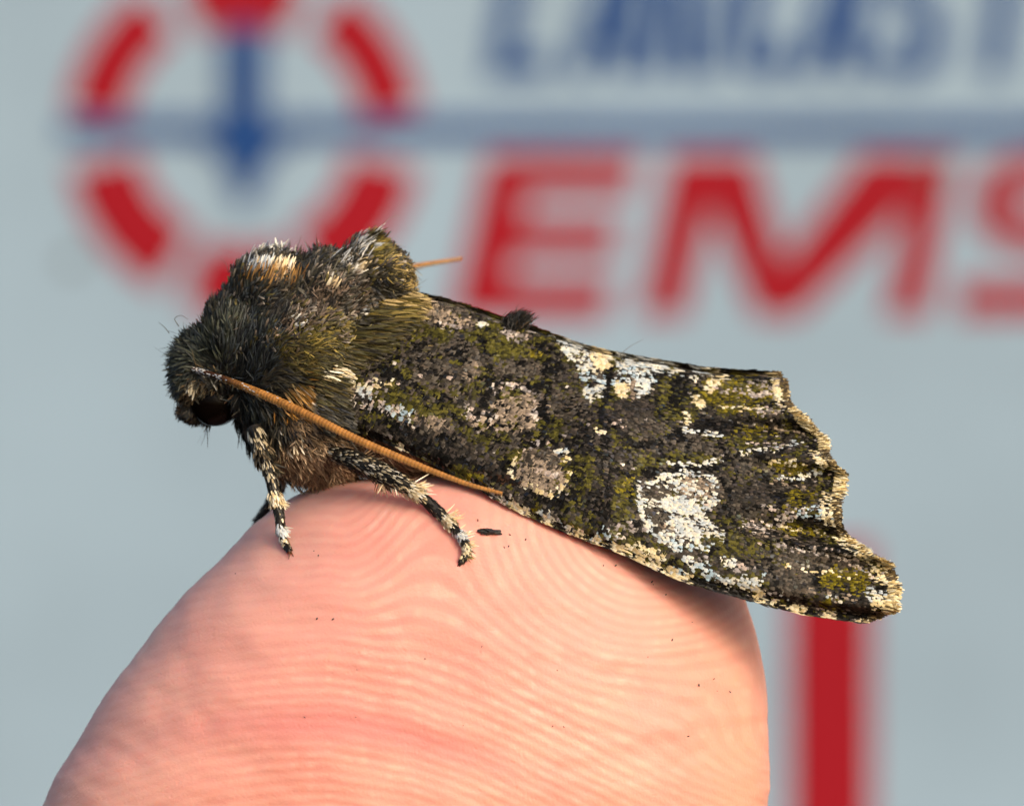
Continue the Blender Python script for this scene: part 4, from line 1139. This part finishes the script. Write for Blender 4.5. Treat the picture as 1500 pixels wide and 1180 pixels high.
# ------------------------------------------------------------------ legs
def leg(pts, radii, bands, n_sc=900, mirror_only=False, tuftlist=(), dark=1.0):
    """pts: joints; bands: (t0, t1, palette) of coloured scales, the rest is blackish"""
    m = 60
    pts = np.asarray(pts, float)
    for k_ in range(len(pts) - 1):                  # keep the joints outside the skin
        for _ in range(4):
            fy_ = float(finger_y(pts[k_, 0], pts[k_, 2])) - radii[k_] - .12
            if pts[k_, 1] < 1.0 and pts[k_, 2] < _FZ[0] and pts[k_, 1] > fy_:
                x_, y_ = to_px(pts[k_]); pts[k_] = at(x_, y_, fy_)
    p = smooth_path(pts, m)
    d = np.r_[0, np.cumsum(np.linalg.norm(np.diff(pts, axis=0), axis=1))]; d /= d[-1]
    t = np.linspace(0, 1, m)
    r = np.interp(t, d, radii)
    r[-1] *= .4
    g_ = tube(p, r, 12)
    o = link('leg', grid_mesh('leg', g_, None, True, wrap_v=True), MAT_LEG, moth)
    tt = unit(np.gradient(p, axis=0))
    bl = Blades()
    i = rng.integers(0, m - 3, n_sc); jj = rng.integers(0, 12, n_sc)
    fa = rng.random(n_sc)[:, None]; fb = rng.random(n_sc)[:, None]
    rt_ = (g_[i, jj] * (1 - fa) + g_[i + 1, jj] * fa) * (1 - fb) + (g_[i, (jj + 1) % 12] * (1 - fa) + g_[i + 1, (jj + 1) % 12] * fa) * fb
    nr_ = unit(rt_ - (p[i] * (1 - fa) + p[i + 1] * fa))
    tj = t[i] + rng.normal(0, .012, n_sc)
    cs = PAL['legdark'][rng.integers(0, 4, n_sc)] * dark
    salt = rng.random(n_sc) < np.interp(tj, [0, .5, .6], [.34, .26, .05])
    cs[salt] = PAL['cream'][rng.integers(0, 4, salt.sum())] * .8
    lf = np.full(n_sc, .15)
    ls = np.interp(tj, [0, .4, 1], [.34, .22, .12])
    for t0, t1, pl, lft, lsc in bands:
        mk = (tj > t0) & (tj < t1)
        cs[mk] = PAL[pl][rng.integers(0, len(PAL[pl]), mk.sum())]
        lf[mk] = lft; ls[mk] *= lsc
    d_0 = unit(tt[i] + nr_ * (lf * (.5 + 1.6 * rng.random(n_sc)))[:, None] + rng.normal(0, .09, (n_sc, 3)))
    bl.add(rt_ - nr_ * .01, d_0, unit(tt[i] + nr_ * (lf * .5)[:, None]), unit(np.cross(d_0, nr_) + rng.normal(0, .2, (n_sc, 3))), ls * (.7 + .6 * rng.random(n_sc)), .05 * (.7 + .6 * rng.random(n_sc)), cs * .8, cs, prof=(.6, 1, 1, .7))
    for (tc, n_t, dx, dy, ln_, pl) in tuftlist:
        ii = np.clip((tc * m + rng.normal(0, .8, n_t)).astype(int), 0, m - 1)
        d_0 = unit(np.stack([dx + rng.normal(0, .3, n_t), rng.normal(-.1, .3, n_t), -dy + rng.normal(0, .3, n_t)], -1))
        cs = PAL[pl][rng.integers(0, len(PAL[pl]), n_t)]
        bl.add(p[ii] + d_0 * (r[ii] * .7)[:, None], d_0, d_0, unit(np.cross(d_0, np.array([0, -1, .1])) + rng.normal(0, .3, (n_t, 3))), ln_ / 50 * (.6 + .6 * rng.random(n_t)), .032, cs, cs)
    link('leg_scales', bl.mesh('leg_scales'), MAT_HAIR, o, kind='stuff')
    # claws
    e = p[-1]
    for sx in (-1, 1):
        dirv = unit((tt[-1] + np.array([.55 * sx, -.1, 0.05]))[None])[0]
        q_ = smooth_path([p[-3], e + dirv * .09, e + dirv * .17 + np.array([0, -.02, -.08])], 8)
        gq = tube(q_, np.linspace(.040, .008, 8), 6)
        link('claw', grid_mesh('claw', gq, None, True, wrap_v=True), MAT_CLAW, o)
    return o
f1 = on_finger(425, 810, .04)
leg([at(372, 628, -1.6), at(384, 660, -2.0), at(394, 690, -2.15), at(402, 720, -2.2), at(408, 748, -2.3), at(411, 770, -2.4), at(414, 786, -2.45), f1],
    [.24, .24, .15, .17, .13, .12, .11, .075],
    [(.17, .23, 'headtan', .5, 1.2), (.50, .575, 'cream', .5, 1.1), (.745, .79, 'white', .5, 1.2), (.86, .89, 'cream', .4, 1)], 2600,
    tuftlist=[(.30, 40, .7, .6, 22, 'headtan'), (.56, 30, .8, .7, 16, 'cream'), (.77, 16, .9, .5, 14, 'white')])
f2 = on_finger(672, 830, .04)
leg([at(486, 664, -1.9), at(522, 676, -2.9), at(548, 688, -3.3), at(580, 703, -3.6), at(610, 722, -3.7), at(636, 744, -3.75), at(660, 768, -3.8), at(677, 788, -3.85), at(683, 806, -3.9), f2],
    [.20, .27, .30, .24, .155, .155, .125, .11, .105, .07],
    [(.49, .54, 'cream', .5, 1.2), (.71, .765, 'cream', .5, 1.1), (.815, .85, 'white', .6, 1.1), (.895, .918, 'cream', .5, 1)], 4200,
    tuftlist=[(.50, 22, 1, -.1, 28, 'cream'), (.73, 18, .9, -.35, 20, 'cream'), (.835, 9, .9, -.15, 16, 'cream'), (.89, 14, .9, .15, 14, 'cream'), (.93, 10, .9, .3, 12, 'gold'), (.35, 60, .5, .9, 24, 'under'), (.42, 30, .5, .9, 20, 'cream'), (.2, 60, .9, .2, 30, 'brown')])
leg([at(420, 660, 1.9), at(410, 700, 2.6), at(398, 735, 3.0), at(388, 750, 3.2), at(374, 766, 3.3)], [.3, .24, .17, .17, .11], [], 700, dark=.8)

# ------------------------------------------------------------------ crumbs and dust on the skin
def crumb(name, px, py, lx, lz, rot, label, mat, seed):
    r_ = np.random.default_rng(seed)
    c_ = on_finger(px, py, min(lx, lz) / 50 * .25)
    bm = bmesh.new(); bmesh.ops.create_icosphere(bm, subdivisions=3, radius=1.0)
    ph_ = r_.random(6) * 6
    for v in bm.verts:
        q = v.co.copy()
        k = 1 + .22 * math.sin(5 * q.x + ph_[0]) * math.sin(4 * q.z + ph_[1]) + .16 * math.sin(11 * q.x + 9 * q.y + ph_[2]) + .10 * math.sin(23 * q.z + 17 * q.x + ph_[3])
        X, Z, Y = q.x * k * lx / 100, q.z * k * lz / 100, q.y * k * lz / 100
        v.co = Vector((c_[0] + X * math.cos(rot) - Z * math.sin(rot), c_[1] + Y, c_[2] + X * math.sin(rot) + Z * math.cos(rot)))
    me = bpy.data.meshes.new(name); bm.to_mesh(me); bm.free()
    o = link(name, me, mat)
    o['label'] = label; o['category'] = 'crumb'
    return o
MAT_CRUMB = principled('crumb', (0.012, 0.012, 0.012), 0.45, 0.5)
crumb('crumb', 718, 780, 32, 9, -.06, 'small black elongated crumb on the finger beside the middle leg', MAT_CRUMB, 3)
# dust specks, too small to tell apart
bm = bmesh.new()
spk = [(578, 748), (560, 772), (625, 800), (747, 783), (745, 800), (746, 808), (738, 812), (660, 812), (884, 828), (902, 828), (955, 852), (957, 856), (975, 871), (1014, 911), (345, 840), (1046, 994), (1024, 1003), (498, 780), (700, 762), (770, 790), (815, 806)]
for x, y in spk + [(rng.uniform(420, 1080), rng.uniform(760, 1100)) for _ in range(26)]:
    p = on_finger(x, y, .01)
    s = rng.uniform(.012, .032)
    bmesh.ops.create_icosphere(bm, subdivisions=1, radius=1.0, matrix=Matrix.Translation(Vector(p)) @ Matrix.Rotation(rng.uniform(0, 3), 4, 'Y') @ Matrix.Diagonal((s * rng.uniform(1, 2), s, s * .8, 1)))
me = bpy.data.meshes.new('dust'); bm.to_mesh(me); bm.free()
o = link('dust', me, MAT_CRUMB, None, kind='stuff'); o['label'] = 'fine dark dust specks scattered over the fingertip'; o['category'] = 'dust'
